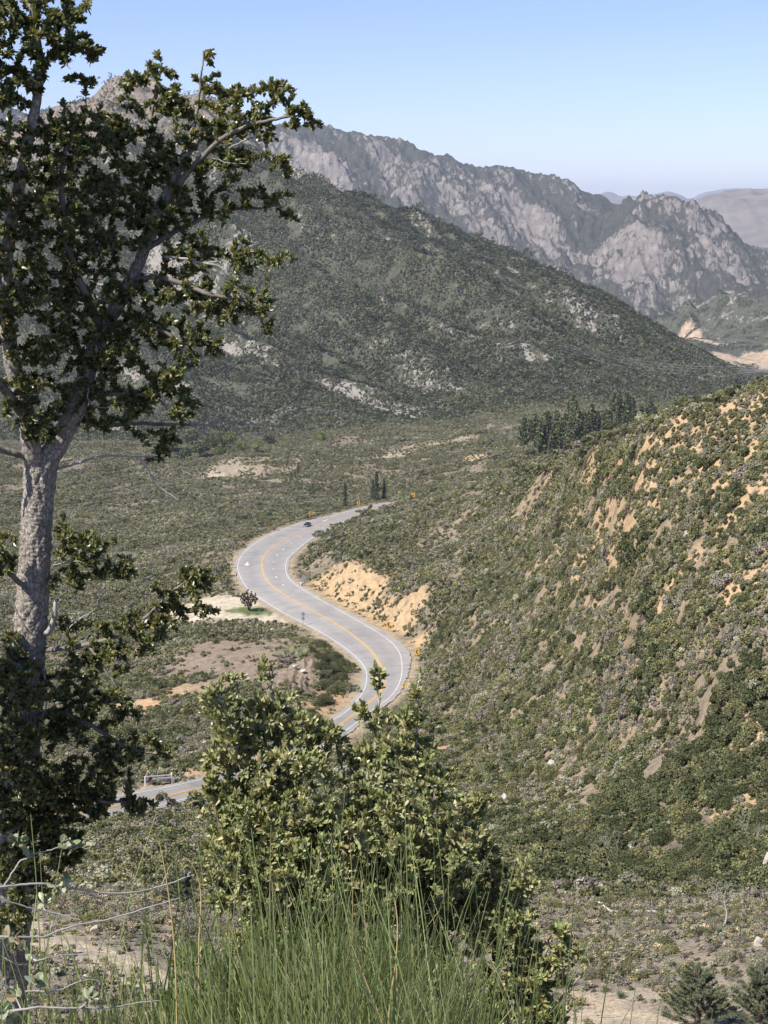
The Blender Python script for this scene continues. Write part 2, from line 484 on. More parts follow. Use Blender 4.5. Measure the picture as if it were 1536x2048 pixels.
# mountain flank: dry soil, litter and pale outcrops
M_flank, t, p = new_mat("mountain_soil")
a = attr(t, "tint"); rk = attr(t, "rock")
n1 = noise(t, .12, 8, .65)
n2 = noise(t, .035, 6, .6)
base = mul(t, a.outputs["Color"], ramp(t, n1, [(.3, (.55, .57, .55)), (.5, (.95, .95, .95)), (.7, (1.5, 1.45, 1.35))]))
mask = N(t, "ShaderNodeMath", operation='MULTIPLY_ADD', i_1=3.2)
t.links.new(n1, mask.inputs[0]); 
sub2 = N(t, "ShaderNodeMath", operation='ADD', i_1=-1.75); t.links.new(rk.outputs["Fac"], sub2.inputs[0]); t.links.new(sub2.outputs[0], mask.inputs[2])
mc = ramp(t, mask.outputs[0], [(.35, (0, 0, 0)), (.5, (1, 1, 1))])
rockc = ramp(t, noise(t, .3, 6, .7), [(.3, (.17, .15, .13)), (.7, (.34, .31, .27))])
c = mul(t, base, rockc, 'MIX', mc)
t.links.new(c, p.inputs["Base Color"]); p.inputs["Roughness"].default_value = .95; p.inputs["Specular IOR Level"].default_value = .1
bump(t, p, noise(t, .2, 9, .7), .8, 3.0)

# rocky range: scrub between bare granite ribs
M_rocky, t, p = new_mat("rocky_range")
tc = N(t, "ShaderNodeTexCoord", name="coord")
mp = N(t, "ShaderNodeMapping"); mp.inputs["Scale"].default_value = (1, .35, .45); mp.inputs["Rotation"].default_value = (0, 0, .25)
t.links.new(tc.outputs["Object"], mp.inputs[0])
rk = attr(t, "rock")
nA = noise(t, .065, 12, .76, mp.outputs[0], .8)
nB = noise(t, .004, 6, .6)
mask = N(t, "ShaderNodeMath", operation='MULTIPLY_ADD', i_1=2.6)
t.links.new(nA, mask.inputs[0])
off = N(t, "ShaderNodeMath", operation='ADD', i_1=-1.25); t.links.new(rk.outputs["Fac"], off.inputs[0]); t.links.new(off.outputs[0], mask.inputs[2])
mc = ramp(t, mask.outputs[0], [(.44, (0, 0, 0)), (.58, (1, 1, 1))])
scrub = ramp(t, noise(t, .05, 8, .7), [(.3, (.045, .048, .036)), (.7, (.12, .115, .085))])
rockc = ramp(t, noise(t, .03, 9, .75), [(.25, (.145, .122, .108)), (.5, (.29, .25, .222)), (.75, (.47, .42, .375))])
c = mul(t, scrub, rockc, 'MIX', mc)
t.links.new(c, p.inputs["Base Color"]); p.inputs["Roughness"].default_value = .95; p.inputs["Specular IOR Level"].default_value = .1
bump(t, p, nA, .9, 22.0)

M_far = simple("far_range", (.17, .145, .125), .95, var=.28, scale=.012, spec=.1)

# ------------------------------------------------------------------ what the ground is made of (world-space patches)
def disc(px, py, radius, soft=.35, rmin=50, freq=None, seed=0):
    """a patch of ground round the place a photo pixel shows, ragged at its edge."""
    c = march(px, py, rmin)
    d = np.hypot(X - c[0], Y - c[1]) / radius
    if freq is None: freq = 2.2 / radius
    near = d < 2.2
    out = np.zeros(Z.shape)
    n = fbm(X[near] * freq, Y[near] * freq, 4, 40 + seed)
    out[near] = 1 - sstep(1 - soft, 1 + soft, d[near] + .38 * n)
    return out
SOIL = np.empty(Z.shape + (3,), dtype=np.float32)
SOIL[:] = (.20, .165, .118)
n1 = fbm(X / 30, Y / 30, 4, 50)
SOIL *= (1 + .25 * n1)[..., None]
BARE = np.zeros(Z.shape)
def paint(m, col, bare=1.0):
    global SOIL, BARE
    SOIL = SOIL * (1 - m[..., None]) + np.array(col, dtype=np.float32) * m[..., None]
    BARE = np.maximum(BARE, m * bare)
TAN = (.42, .295, .17); SAND = (.44, .36, .25); LOT = (.50, .43, .315)
# the slope on the right: tan soil shows between the shrubs, most of all near its crest
hill = sstep(rad(1.8), rad(4.5), np.broadcast_to(AZ[:, None], Z.shape)) * (1 - sstep(430, 500, RG)) * sstep(150, 185, RG)
nb = fbm(X / 7, Y / 4.2, 4, 60) * .9
SPARSE = np.zeros(Z.shape)
for (px, py, R_, s) in ((1330,872,13,1),(1400,845,12,.9),(1470,830,12,1),(1536,810,12,.9),(1250,905,13,.95),(1190,925,14,.95),(1110,945,8,.7),(1460,930,8,.8),(1380,910,9,.7),(1290,985,6,.6),(1520,1120,6,.9),(1490,1010,7,.6),(1530,1450,5,.8),(1300,1620,4,.8),(1080,1560,4,.7),(1420,1560,4,.8),(1500,1600,5,.9),(960,1420,4,.5),(1230,1060,5,.5),(1350,1180,4,.6)):
    c = march(px, py, 90)
    d = np.hypot(X - c[0], Y - c[1]) / R_
    SPARSE = np.maximum(SPARSE, s * (1 - sstep(.5, 1.25, d)))
hm = sstep(-.35, .25, nb + SPARSE - .55)
paint(np.clip(.28 * hill + hm * SPARSE * 1.3, 0, 1), TAN, 0)
SPB = np.clip(SPARSE * sstep(-.1, .5, nb + SPARSE - .62), 0, 1)
# cut banks, lay-by, tracks, bare knoll
for i, (px, py, R_, col, rm) in enumerate((
    (668,1168,11,TAN,300),(700,1190,11,TAN,300),(728,1205,8,TAN,300),(650,1190,7,TAN,300),(800,1245,8,TAN,300),(790,1262,6,TAN,300),(822,1290,5,TAN,300),(755,1235,6,TAN,300),
    (690,1150,8,TAN,300),(640,1165,5,TAN,300),
    (480,1222,13,LOT,330),(530,1228,11,LOT,330),(430,1214,16,LOT,330),(560,1236,7,LOT,330),(500,1205,10,LOT,330),
    (428,957,9,(.50,.43,.32),500),(445,940,9,(.36,.31,.235),500),
    (690,1400,5,(.42,.28,.16),200),(660,1395,4,(.42,.28,.16),200),(640,1420,5,(.40,.27,.16),200),(390,1375,7,TAN,200),(285,1410,6,(.5,.33,.19),200),(345,1545,4,(.45,.33,.2),150),(372,1540,4,(.46,.31,.18),150),
    (870,1500,5,TAN,120),(800,1480,4,TAN,120))):
    paint(disc(px, py, R_, .4, rm, seed=i), col)
for i, (px, py, R_) in enumerate(((955,912,13),(800,905,18),(880,885,18),(700,930,16),(620,925,16),(470,935,20))):
    paint(disc(px, py, R_, .6, 500, seed=60 + i) * .85, (.42, .315, .195) if i == 0 else (.33, .27, .19), .34)
for i, (px, py, R_) in enumerate(((480,1300,20),(590,1330,14),(430,1330,16),(540,1355,14),(600,1300,10))):
    paint(disc(px, py, R_, .5, 200, seed=30 + i) * .85, (.25, .195, .145), .75)
paint(disc(620,1305,8,.5,250) * .8, (.17, .18, .07), .6)
LOTM = (SOIL[..., 0] > .44) & (RG > 330) & (RG < 480)
paint(disc(505,1222,6.5,.3,330), (.11, .145, .05), 1)
# verges
paint((1 - sstep(.6, 2.4, RD + .8 * fbm(X / 5, Y / 5, 3, 70))) , (.36, .29, .19))
# foot path on the left, dirt pull-out on the right, pale bench around them
def strip(pts, width, rmin=40):
    P = np.array([march(a_, b_, rmin) for a_, b_ in pts])[:, :2]
    P = smooth_path(P, 8)
    sel = (RG > 40) & (RG < 110)
    d = np.full(Z.shape, 1e3); xs, ys = X[sel], Y[sel]
    dd = np.full(xs.shape, 1e3)
    for q in P: dd = np.minimum(dd, np.hypot(xs - q[0], ys - q[1]))
    d[sel] = dd + .25 * fbm(xs / 1.2, ys / 1.2, 3, 80)
    return 1 - sstep(width * .8, width * 1.25, d)
bench = sstep(52, 58, RG) * (1 - sstep(96, 112, RG + 10 * fbm(X / 12, Y / 12, 3, 81)))
paint(bench * .9, (.30, .25, .19), .0)
paint(strip([(60,1850),(100,1885),(200,1915),(300,1960),(420,2010),(560,2060)], 1.35), (.50, .41, .29))
paint(strip([(900,2075),(1050,2050),(1200,2035),(1310,2055),(1420,2080)], 1.35), (.46, .375, .265))
paint(strip([(1170,1985),(1200,2015)], .7), (.44, .35, .24))
paint(disc(1260,2000,1.8,.4,40) * .8, (.42, .34, .24), .8)

# mountain flank soil and outcrops
fk = sstep(1000, 1080, RG)
SOILF = np.empty(Z.shape + (3,), dtype=np.float32)
SOILF[:] = (.085, .086, .060)
pk = sstep(1600, 1850, RG) * (1 - sstep(rad(-4), rad(-2), np.broadcast_to(AZ[:, None], Z.shape)))
SOILF = SOILF * (1 - pk[..., None]) + np.array((.21, .17, .14), dtype=np.float32) * pk[..., None]
ROCK = .85 * fbm(U_ / 200, V_ / 38, 4, 90)
for (px, py, R_, s) in ((830,590,45,.5),(900,610,40,.5),(870,640,40,.45),(950,690,60,.45),(990,720,45,.45),(1050,660,50,.4),(980,600,40,.4),(1220,735,30,.7),(1250,745,25,.65),(1140,620,35,.45),(700,700,40,.35),(560,820,16,.6),(610,780,30,.4),(860,815,18,.6),(865,830,14,.6),(880,790,16,.5),(640,560,40,.35),(700,470,40,.3),(600,480,50,.3),(400,560,60,.5),(280,600,60,.4),(440,700,40,.35),(330,380,60,.4)):
    c = march(px, py, 1000)
    d = np.hypot(X - c[0], Y - c[1]) / R_
    ROCK = np.maximum(ROCK, ROCK * .5 + s * (1.15 - sstep(.3, 1.5, d)) - .12) if False else ROCK + .17 * s * (1 - sstep(.3, 1.5, d))
# hill and road cuts far down the canyon
cuts = np.zeros(Z.shape)
def far_disc(px, py, R_):
    c = march(px, py, 2000, 4000); return 1 - sstep(.8, 1.1, np.hypot(X - c[0], (Y - c[1]) * .6) / R_ + .25 * fbm(X / 12, Y / 12, 3, 95))
for (px, py, R_) in ((1372,668,14),(1383,675,17),(1400,680,14),(1415,684,9),(1432,688,7),(1448,688,7),(1428,719,14),(1445,713,18),(1450,722,14),(1470,729,8),(1500,724,20),(1515,714,24),(1530,726,22),(1545,730,22)):
    cuts = np.maximum(cuts, far_disc(px, py, R_))
gul = ridged(X / 330 + .25 * Y / 330, Y / 800, 5, 21, .55)
gz = np.gradient(Z, axis=1) / np.gradient(RG, axis=1)
# bare granite on the steep ribs, scrub on the gentle ground and in the gullies
ROCKR = np.where(RG > 3100, .38 * fbm((X + .3 * Y) / 170, Y / 700, 5, 97, .6) + .30 * sstep(.15, .7, gz) + .16 * (gul - .8) + .06, 0)
ROCKR = ROCKR - .35 * (1 - sstep(3500, 3900, RG))
ROCK = np.where(RG > 3150, ROCKR, ROCK)

def grid_mesh(name, j0, j1, col, extra=None):
    n = j1 - j0
    V = np.stack([X[:, j0:j1], Y[:, j0:j1], Z[:, j0:j1]], -1).reshape(-1, 3)
    i = np.arange(NAZ - 1)[:, None] * n; j = np.arange(n - 1)[None, :]
    F = np.stack([i + j, i + n + j, i + n + j + 1, i + j + 1], -1).reshape(-1, 4)
    ex = {k: v[:, j0:j1].reshape(-1) for k, v in (extra or {}).items()}
    return np_mesh(name, V, F, None if col is None else col[:, j0:j1].reshape(-1, 3), True, ex)
J1, J2, J3 = [int(np.searchsorted(RR, v)) for v in (1045, 3180, 7000)]
SOILB = SOIL * (1 - fk[..., None]) + SOILF * fk[..., None]
SOILB = SOILB * (1 - cuts[..., None]) + np.array((.40, .30, .21), dtype=np.float32) * cuts[..., None]
tag(link("hillside", grid_mesh("hillside", 0, J1 + 1, SOILB), M_ground), kind="structure")
tag(link("mountain_slope", grid_mesh("mountain_slope", J1, J2 + 1, SOILB, {"rock": ROCK}), M_flank), kind="structure")
c4 = SOILB.copy()
tag(link("rocky_mountains", grid_mesh("rocky_mountains", J2, J3 + 1, None, {"rock": ROCK}), M_rocky), kind="structure")
tag(link("far_mountains", grid_mesh("far_mountains", J3, NR, None), M_far), kind="structure")

# ------------------------------------------------------------------ road
M_asph, t, p = new_mat("asphalt")
n = noise(t, .25, 6, .6); n2 = noise(t, 3.0, 6, .7)
c = mul(t, ramp(t, n, [(.3, (.27, .250, .226)), (.7, (.335, .312, .283))]), ramp(t, n2, [(.3, (.88, .88, .88)), (.7, (1.1, 1.1, 1.1))]))
wt = attr(t, "wear"); c = mul(t, c, ramp(t, wt.outputs["Fac"], [(.0, (1.06, 1.05, 1.04)), (1, (.86, .86, .87))])); c = mul(t, c, ramp(t, noise(t, .06, 3, .5), [(.42, (.9, .9, .91)), (.46, (1, 1, 1))]))
t.links.new(c, p.inputs["Base Color"]); p.inputs["Roughness"].default_value = .85
M_white = simple("road_paint_white", (.62, .62, .60), .7, var=.15, scale=2)
M_yellow = simple("road_paint_yellow", (.66, .39, .10), .7, var=.15, scale=2)
def ribbon(A, B, cols=2, dz=0.0):
    n = len(A); V = []
    for k in range(cols): V.append(A * (1 - k / (cols - 1)) + B * (k / (cols - 1)))
    V = np.stack(V, 1).reshape(-1, 3).copy(); V[:, 2] += dz
    i = np.arange(n - 1)[:, None] * cols; j = np.arange(cols - 1)[None, :]
    F = np.stack([i + j, i + cols + j, i + cols + j + 1, i + j + 1], -1).reshape(-1, 4)
    return V, F
def flat_mesh(name, parts, mat, parent=None, smooth=False):
    V, F = join_tubes(parts)
    me = np_mesh(name, V, F, smooth=smooth)
    o = link(name, me, mat, parent); return o
def up_faces(VF):
    V, F = VF
    a, b, c_ = V[F[0][0]], V[F[0][1]], V[F[0][2]]
    return (V, F[:, ::-1]) if np.cross(b - a, c_ - a)[2] < 0 else VF
DM = RY * .52 + RRt * .48
RC = np.stack([EL, RL, (RL + RY) / 2, RY, DM, RRt, ER], 1)
i_ = np.arange(len(EL) - 1)[:, None] * 7; j_ = np.arange(6)[None, :]
_v, _f = up_faces((RC.reshape(-1, 3), np.stack([i_ + j_, i_ + 7 + j_, i_ + 8 + j_, i_ + j_ + 1], -1).reshape(-1, 4)))
road = tag(link("road", np_mesh("road", _v, _f, extra={"wear": np.tile([0, .1, 1, .15, .75, .1, 0], len(EL))}), M_asph), kind="structure")
c_apron = [at_z(345, 1577, -85.15), at_z(300, 1583, -84.5), at_z(230, 1586, -83.6), at_z(120, 1583, -83.2), at_z(0, 1590, -81.8), at_z(0, 1632, -79.7), at_z(150, 1607, -82.1), at_z(300, 1585, -84.6)]
TG = unit(np.gradient(RY, axis=0))
def line(C, wd, a=0, b=None, dz=.004):
    S = np.cross(TG, [0, 0, 1.0]); S = unit(S)
    return up_faces(ribbon((C - S * wd / 2)[a:b], (C + S * wd / 2)[a:b], 2, dz + .035))
tag(flat_mesh("white_edge_line", [line(RL, .17), line(RRt, .17)], M_white, road), kind="structure")
tag(flat_mesh("yellow_centre_line", [line(RY + nR * .19, .19), line(RY - nR * .19, .19)], M_yellow, road), kind="structure")
# broken lane line in the outer lane of the far bend, and the arrows
seg = []
s = np.concatenate([[0], np.cumsum(np.linalg.norm(np.diff(DM, axis=0), axis=1))])
for k0 in np.arange(s[184], s[262], 14.5):
    a_, b_ = np.searchsorted(s, k0), np.searchsorted(s, k0 + 4.0)
    if b_ - a_ >= 2: seg.append(line(DM, .34, a_, b_))
tag(flat_mesh("broken_lane_line", seg, M_white, road), kind="structure")
def arrow(k, f, rev=1):
    c_ = RY[k] * (1 - f) + RL[k] * f
    tdir = TG[k] * rev; sdir = np.cross(tdir, [0, 0, 1.0])
    pts = [(-3.6,-.32),(.6,-.32),(.6,-1.1),(3.4,0),(.6,1.1),(.6,.32),(-3.6,.32)]
    mb = MB(); mb.add([c_ + tdir * u + sdir * v + np.array([0, 0, .024]) for u, v in pts], [tuple(range(7))])
    o = mb.build("lane_arrow", M_white, road); return tag(o, kind="structure")
arrow(211, .62, -1); arrow(266, .5, -1)

# ------------------------------------------------------------------ chaparral
M_leaf = foliage_mat("shrub_leaves", .6, .18, .2, .22)
PAL = {   # leaf colours of the common shrubs
 'dark':  (.082, .092, .038), 'chamise': (.145, .146, .070), 'olive': (.195, .186, .082),
 'grey':  (.235, .222, .148), 'pale': (.31, .30, .21), 'mauve': (.225, .195, .158), 'mdark': (.050, .058, .028), 'mgreen': (.080, .086, .044), 'mgrey': (.150, .145, .105), 'yellow': (.19, .20, .07), 'straw': (.36, .30, .19), 'brown': (.18, .145, .095)}
def bush_points(g, n, lobes=7, flat=.8):
    """leaf positions and outward directions on a clump of lobes, radius about 1, standing on z = 0."""
    k = g.integers(max(3, lobes - 2), lobes + 3)
    ang = g.uniform(0, 2 * np.pi, k); rr = np.sqrt(g.uniform(0, 1, k)) * .58
    C = np.stack([np.cos(ang) * rr, np.sin(ang) * rr, g.uniform(.25, .62, k) * flat * (1.15 - .5 * rr)], -1)
    C[0] = (0, 0, .55 * flat)
    R = g.uniform(.26, .47, k)
    wts = R ** 2 / np.sum(R ** 2)
    li = g.choice(k, n, p=wts)
    d = g.normal(size=(n, 3)); d /= np.linalg.norm(d, axis=1)[:, None]
    d[:, 2] = np.where(g.random(n) < .6, np.abs(d[:, 2]), d[:, 2])
    rad_ = R[li] * (1 - .45 * g.random(n) ** 2.2) * (1 + .18 * g.normal(size=n) * (g.random(n) < .3))
    P = C[li] + d * rad_[:, None]
    P[:, 2] = np.maximum(P[:, 2], .03)
    return P, d, li
def leaf_quads(g, P, D, size, up=.15, out=.55, asp=1.6):
    n = len(P)
    nrm = unit(D * out + g.normal(size=(n, 3)) * .55 + np.array([0, 0, up]))
    ax = unit(np.cross(nrm, g.normal(size=(n, 3))))
    bx = np.cross(nrm, ax)
    s = size * g.uniform(.6, 1.35, n)[:, None]
    V = np.stack([P - ax * s * asp * .5, P + bx * s * .5, P + ax * s * asp * .5, P - bx * s * .5], 1).reshape(-1, 3)
    F = np.arange(n * 4).reshape(-1, 4)
    return V, F
def bush(g, n, size, kind, lobes=7, flat=.8, twig=0):
    P, D, li = bush_points(g, n, lobes, flat)
    V, F = leaf_quads(g, P, D, size)
    base = np.array(PAL[kind])
    lob = 1 + .16 * g.normal(size=40)
    tint = base[None, :] * (lob[li] * (1 + .22 * g.normal(size=n)))[:, None]
    tint *= (1 + .05 * g.normal(size=(n, 3)))
    tint = np.clip(tint, .012, .8)
    return V, F, np.repeat(tint, 4, axis=0)
HID = bpy.data.collections.new("shrub_library")     # sources of the scattered cover; not in the scene itself
def lib_obj(coll, name, V, F, tint, mat):
    me = np_mesh(name, V, F, tint)
    me.materials.append(mat)
    o = bpy.data.objects.new(name, me); coll.objects.link(o); return o
def patch(g, R, nb, smin, smax, nq, leaf, kinds, probs, lobes=6):
    Vs, Fs, Ts, b = [], [], [], 0
    pts = []
    tries = 0
    while len(pts) < nb and tries < 4000:
        tries += 1
        a, r = g.uniform(0, 2 * np.pi), R * math.sqrt(g.uniform())
        s = smin + (smax - smin) * g.random() ** 1.6
        x, y = r * math.cos(a), r * math.sin(a)
        if all(math.hypot(x - q[0], y - q[1]) > .62 * (s + q[2]) for q in pts): pts.append((x, y, s))
    for x, y, s in pts:
        k = g.choice(len(kinds), p=probs)
        n = max(8, int(nq * (s / smax) ** 1.3))
        V, F, T = bush(g, n, leaf / s, kinds[k], lobes, g.uniform(.7, 1.15))
        ang = g.uniform(0, 6.28)
        c_, s_ = math.cos(ang), math.sin(ang)
        V = V * s
        V = np.stack([V[:, 0] * c_ - V[:, 1] * s_ + x, V[:, 0] * s_ + V[:, 1] * c_ + y, V[:, 2] - .06 * s], -1)
        Vs.append(V); Fs.append(F + b); Ts.append(T); b += len(V)
    return np.concatenate(Vs), np.concatenate(Fs), np.concatenate(Ts)

# visibility of the ground from the photographer's side (with room for bushes and a step aside)
EL_ = np.arctan2(Z + 2.5 + .004 * RG, RG)
RUN = np.maximum.accumulate(np.arctan2(Z, RG), axis=1)
VIS = np.ones(Z.shape); VIS[:, 1:] = (EL_[:, 1:] >= RUN[:, :-1] - .0015).astype(float)
GX = np.gradient(Z, axis=1) / np.gradient(RG, axis=1)                     # radial slope
GA = np.gradient(Z, axis=0) / (np.gradient(np.broadcast_to(AZ[:, None], Z.shape), axis=0) * RG)
def normals(x, y, tilt=.9):
    a = np.arctan2(x, y)
    gr, ga = sample(GX, x, y) * tilt, sample(GA, x, y) * tilt
    # unit vectors: radial (sin a, cos a), tangential (cos a, -sin a)
    nx = -(gr * np.sin(a) + ga * np.cos(a)); ny = -(gr * np.cos(a) - ga * np.sin(a))
    return unit(np.stack([nx, ny, np.ones_like(nx)], -1))
def jitter_grid(r0, r1, sp, amax=rad(17.5), g=rng):
    xm = math.sin(amax) * r1
    xs = np.arange(-xm, xm, sp); ys = np.arange(r0 * math.cos(amax), r1, sp)
    gx, gy = np.meshgrid(xs, ys)
    gx = gx.ravel() + g.uniform(-.45, .45, gx.size) * sp; gy = gy.ravel() + g.uniform(-.45, .45, gy.size) * sp
    r = np.hypot(gx, gy); a = np.abs(np.arctan2(gx, gy))
    m = (r > r0) & (r < r1) & (a < amax)
    gx, gy = gx[m], gy[m]
    v = sample(VIS, gx, gy) > .3
    return gx[v], gy[v]
def scatter(name, lib, x, y, idx, scl, kind="stuff", tilt=.9, sink=0.0):
    """one object: points carrying tilt, turn, size and which clump of the library stands there."""
    n = len(x)
    z = ground(x, y) - sink
    nm = normals(x, y, tilt)
    rot = np.empty((n, 3), dtype=np.float32)
    yaw = np.random.default_rng(n).uniform(0, 2 * np.pi, n)
    for i in range(n):
        q = Vector(nm[i]).to_track_quat('Z', 'Y') @ Euler((0, 0, yaw[i])).to_quaternion()
        rot[i] = q.to_euler()
    me = bpy.data.meshes.new(name)
    me.vertices.add(n)
    me.vertices.foreach_set("co", np.stack([x, y, z], -1).astype(np.float32).ravel())
    a = me.attributes.new("turn", 'FLOAT_VECTOR', 'POINT'); a.data.foreach_set("vector", rot.ravel())
    a = me.attributes.new("size", 'FLOAT', 'POINT'); a.data.foreach_set("value", np.asarray(scl, dtype=np.float32))
    a = me.attributes.new("which", 'INT', 'POINT'); a.data.foreach_set("value", np.asarray(idx, dtype=np.int32))
    o = link(name, me)
    ng = bpy.data.node_groups.new(name + "_nodes", 'GeometryNodeTree')
    ng.interface.new_socket("Geometry", in_out='INPUT', socket_type='NodeSocketGeometry')
    ng.interface.new_socket("Geometry", in_out='OUTPUT', socket_type='NodeSocketGeometry')
    gi, go = ng.nodes.new("NodeGroupInput"), ng.nodes.new("NodeGroupOutput")
    ip = ng.nodes.new("GeometryNodeInstanceOnPoints"); ci = ng.nodes.new("GeometryNodeCollectionInfo")
    ci.inputs["Collection"].default_value = lib
    ci.inputs["Separate Children"].default_value = True; ci.inputs["Reset Children"].default_value = True
    ip.inputs["Pick Instance"].default_value = True
    def na(nm_, ty):
        k = ng.nodes.new("GeometryNodeInputNamedAttribute"); k.data_type = ty; k.inputs["Name"].default_value = nm_
        return k.outputs["Attribute"]
    L = ng.links.new
    L(gi.outputs[0], ip.inputs["Points"]); L(ci.outputs[0], ip.inputs["Instance"])
    L(na("which", 'INT'), ip.inputs["Instance Index"]); L(na("turn", 'FLOAT_VECTOR'), ip.inputs["Rotation"])
    L(na("size", 'FLOAT'), ip.inputs["Scale"]); L(ip.outputs[0], go.inputs[0])
    md = o.modifiers.new("cover", 'NODES'); md.node_group = ng
    return tag(o, kind=kind)

def build_lib(name, specs):
    c = bpy.data.collections.new(name)
    for i, s in enumerate(specs):
        g = np.random.default_rng(1000 + 17 * i + len(name))
        V, F, T = patch(g, *s)
        lib_obj(c, "%s_%02d" % (name, i), V, F, T, M_leaf)
    return c
MIXH = (['dark','chamise','olive','grey','pale','mauve'], [.16,.36,.22,.15,.05,.06])
MIXG = (['dark','chamise','olive','grey','pale','mauve'], [.05,.20,.20,.35,.12,.08])
MIXP = (['mauve','grey','brown','pale'], [.6,.22,.1,.08])
MIXD = (['dark','chamise','olive'], [.6,.3,.1])
# A: 3 m clumps for the slopes within about 330 m: 0-5 dense mixed, 6-9 dense greyish, 10-11 mauve, 12-13 dark, 14-18 sparse
specA = [(3.2,24,.45,1.15,620,.13,*MIXH)] * 6 + [(3.2,26,.4,1.05,620,.13,*MIXG)] * 4 + [(3.0,20,.4,.9,420,.12,*MIXP)] * 2 + [(3.2,16,.7,1.4,800,.14,*MIXD)] * 2 + [(3.0,14,.25,.95,560,.13,*MIXH)] * 5
LA = build_lib("slope_clump", specA)
specB = [(7.5,70,.55,1.6,150,.27,*MIXH)] * 5 + [(7.5,75,.5,1.4,140,.27,*MIXG)] * 4 + [(7.0,26,.5,1.2,120,.26,*MIXH)] * 3
LB = build_lib("valley_clump", specB)
MIXM = (['mdark','mgreen','chamise','mgrey','mauve'], [.36,.38,.12,.12,.02])
MIXM2 = (['mdark','mgreen','chamise','mgrey','mauve'], [.12,.30,.24,.28,.06])
specC = [(12,54,.9,2.6,46,.72,*MIXM)] * 5 + [(12,58,.8,2.2,42,.68,*MIXM2)] * 4 + [(12,26,.8,2.3,40,.72,*MIXM2)] * 3
LC = build_lib("mountain_clump", specC)
MIXT = (['grey','pale','chamise','straw','mauve','olive'], [.34,.14,.12,.14,.12,.14])
specT = [(1.5,16,.14,.42,240,.06,*MIXT)] * 6 + [(1.5,6,.14,.38,240,.06,*MIXT)] * 3
LT = build_lib("bench_clump", specT)
specE = [(.9,3,.3,.85,420,.13,*MIXH)] * 4 + [(.7,4,.18,.5,240,.10,['straw','grey','chamise','olive'],[.35,.25,.2,.2])] * 4
LE = build_lib("verge_clump", specE)

def choose(x, y, dense, grey, other=None, seed=0, f=40):
    n = fbm(x / f, y / f, 3, 200 + seed)
    g = np.random.default_rng(seed + 5)
    out = np.where(n + .35 * g.normal(size=len(x)) > .15, g.choice(grey, len(x)), g.choice(dense, len(x)))
    return out
# slopes 85-330 m
x, y = jitter_grid(100, 335, 3.7)
ba, sp_, rd = sample(BARE, x, y), sample(SPB, x, y), road_dist(x, y)[0]
g = np.random.default_rng(11)
idx = choose(x, y, [0,1,2,3,4,5], [6,7,8,9], seed=1)
mauve = fbm(x / 14, y / 22, 3, 230) > .62
idx = np.where(mauve, g.choice([10, 11], len(x)), idx)
r_ = np.hypot(x, y)
lowr = (sample(Z, x, y) < -50) & (r_ < 165) & (x > 10) & (x < 70)      # dark oaks and big shrubs at the foot of the slope
idx = np.where(lowr & (fbm(x / 12, y / 12, 2, 233) > -.25), g.choice([12, 13], len(x)), idx)
idx = np.where((sp_ > .22) & (g.random(len(x)) < .15 + sp_), g.choice([14,15,16,17,18], len(x)), idx)
keep = (ba < .45) & (rd > 3.2)
scatter("slope_chaparral", LA, x[keep], y[keep], idx[keep], .68 + .85 * g.random(keep.sum()) ** 1.7)
# valley 330-1060 m
x, y = jitter_grid(332, 1075, 9.2)
ba, rd, sp_ = sample(BARE, x, y), road_dist(x, y)[0], sample(SPB, x, y)
idx = choose(x, y, [0,1,2,3,4], [5,6,7,8], seed=2, f=70)
rg2 = np.hypot(x, y)
sparse = (fbm(x / 45, y / 45, 3, 240) > .45) | (sp_ > .35) | (ba > .12)
idx = np.where(sparse, g.choice([9,10,11], len(x)), idx)
dl = np.hypot(x - march(470,1222,330)[0], (y - march(470,1222,330)[1])); keep = (ba < .4) & (rd > 8.0) & (dl > 17)
scatter("valley_chaparral", LB, x[keep], y[keep], idx[keep], g.uniform(.85, 1.2, keep.sum()))
# mountain flank
x, y = jitter_grid(1060, 2150, 11.5)
rk_ = sample(ROCK, x, y)
pkv = sample(pk, x, y)
idx = np.where(fbm(x / 220, y / 220, 4, 260) + .2 * g.normal(size=len(x)) > .1, g.choice([5,6,7,8], len(x)), g.choice(5, len(x)))
idx = np.where((rk_ > .34) | (pkv > .4), g.choice([9,10,11], len(x)), idx)
keep = (rk_ < .75) & (g.random(len(x)) > pkv * .5)
scatter("mountain_chaparral", LC, x[keep], y[keep], idx[keep], g.uniform(.85, 1.2, keep.sum()))
x, y = jitter_grid(2200, 3080, 34)
ok = (np.arctan2(x, y) > rad(4.5)) & (sample(cuts, x, y) < .25)
scatter("canyon_chaparral", LC, x[ok], y[ok], g.choice([5,6,7,8,9,10,11], ok.sum()), g.uniform(.9, 1.5, ok.sum()))
# low scrub on the bench below and beside the road
x, y = jitter_grid(54, 112, 1.75)
ba = np.maximum(sample(BARE, x, y), 0)
pth = sample(SOIL[..., 0].astype(float), x, y)
idx = g.choice(6, len(x)); idx = np.where(fbm(x / 5, y / 5, 3, 250) > .1, g.choice([6,7,8], len(x)), idx)
keep = (ba < .35)
scatter("bench_scrub", LT, x[keep], y[keep], idx[keep], g.uniform(.8, 1.25, keep.sum()), tilt=.7)
# small plants in the gaps between the clumps
x, y = jitter_grid(112, 470, 2.7)
rd, ba = road_dist(x, y)[0], sample(BARE, x, y)
keep = (rd > 4) & (ba < .5)
scatter("undergrowth", LE, x[keep], y[keep], g.choice(8, keep.sum()), g.uniform(.8, 1.5, keep.sum()))
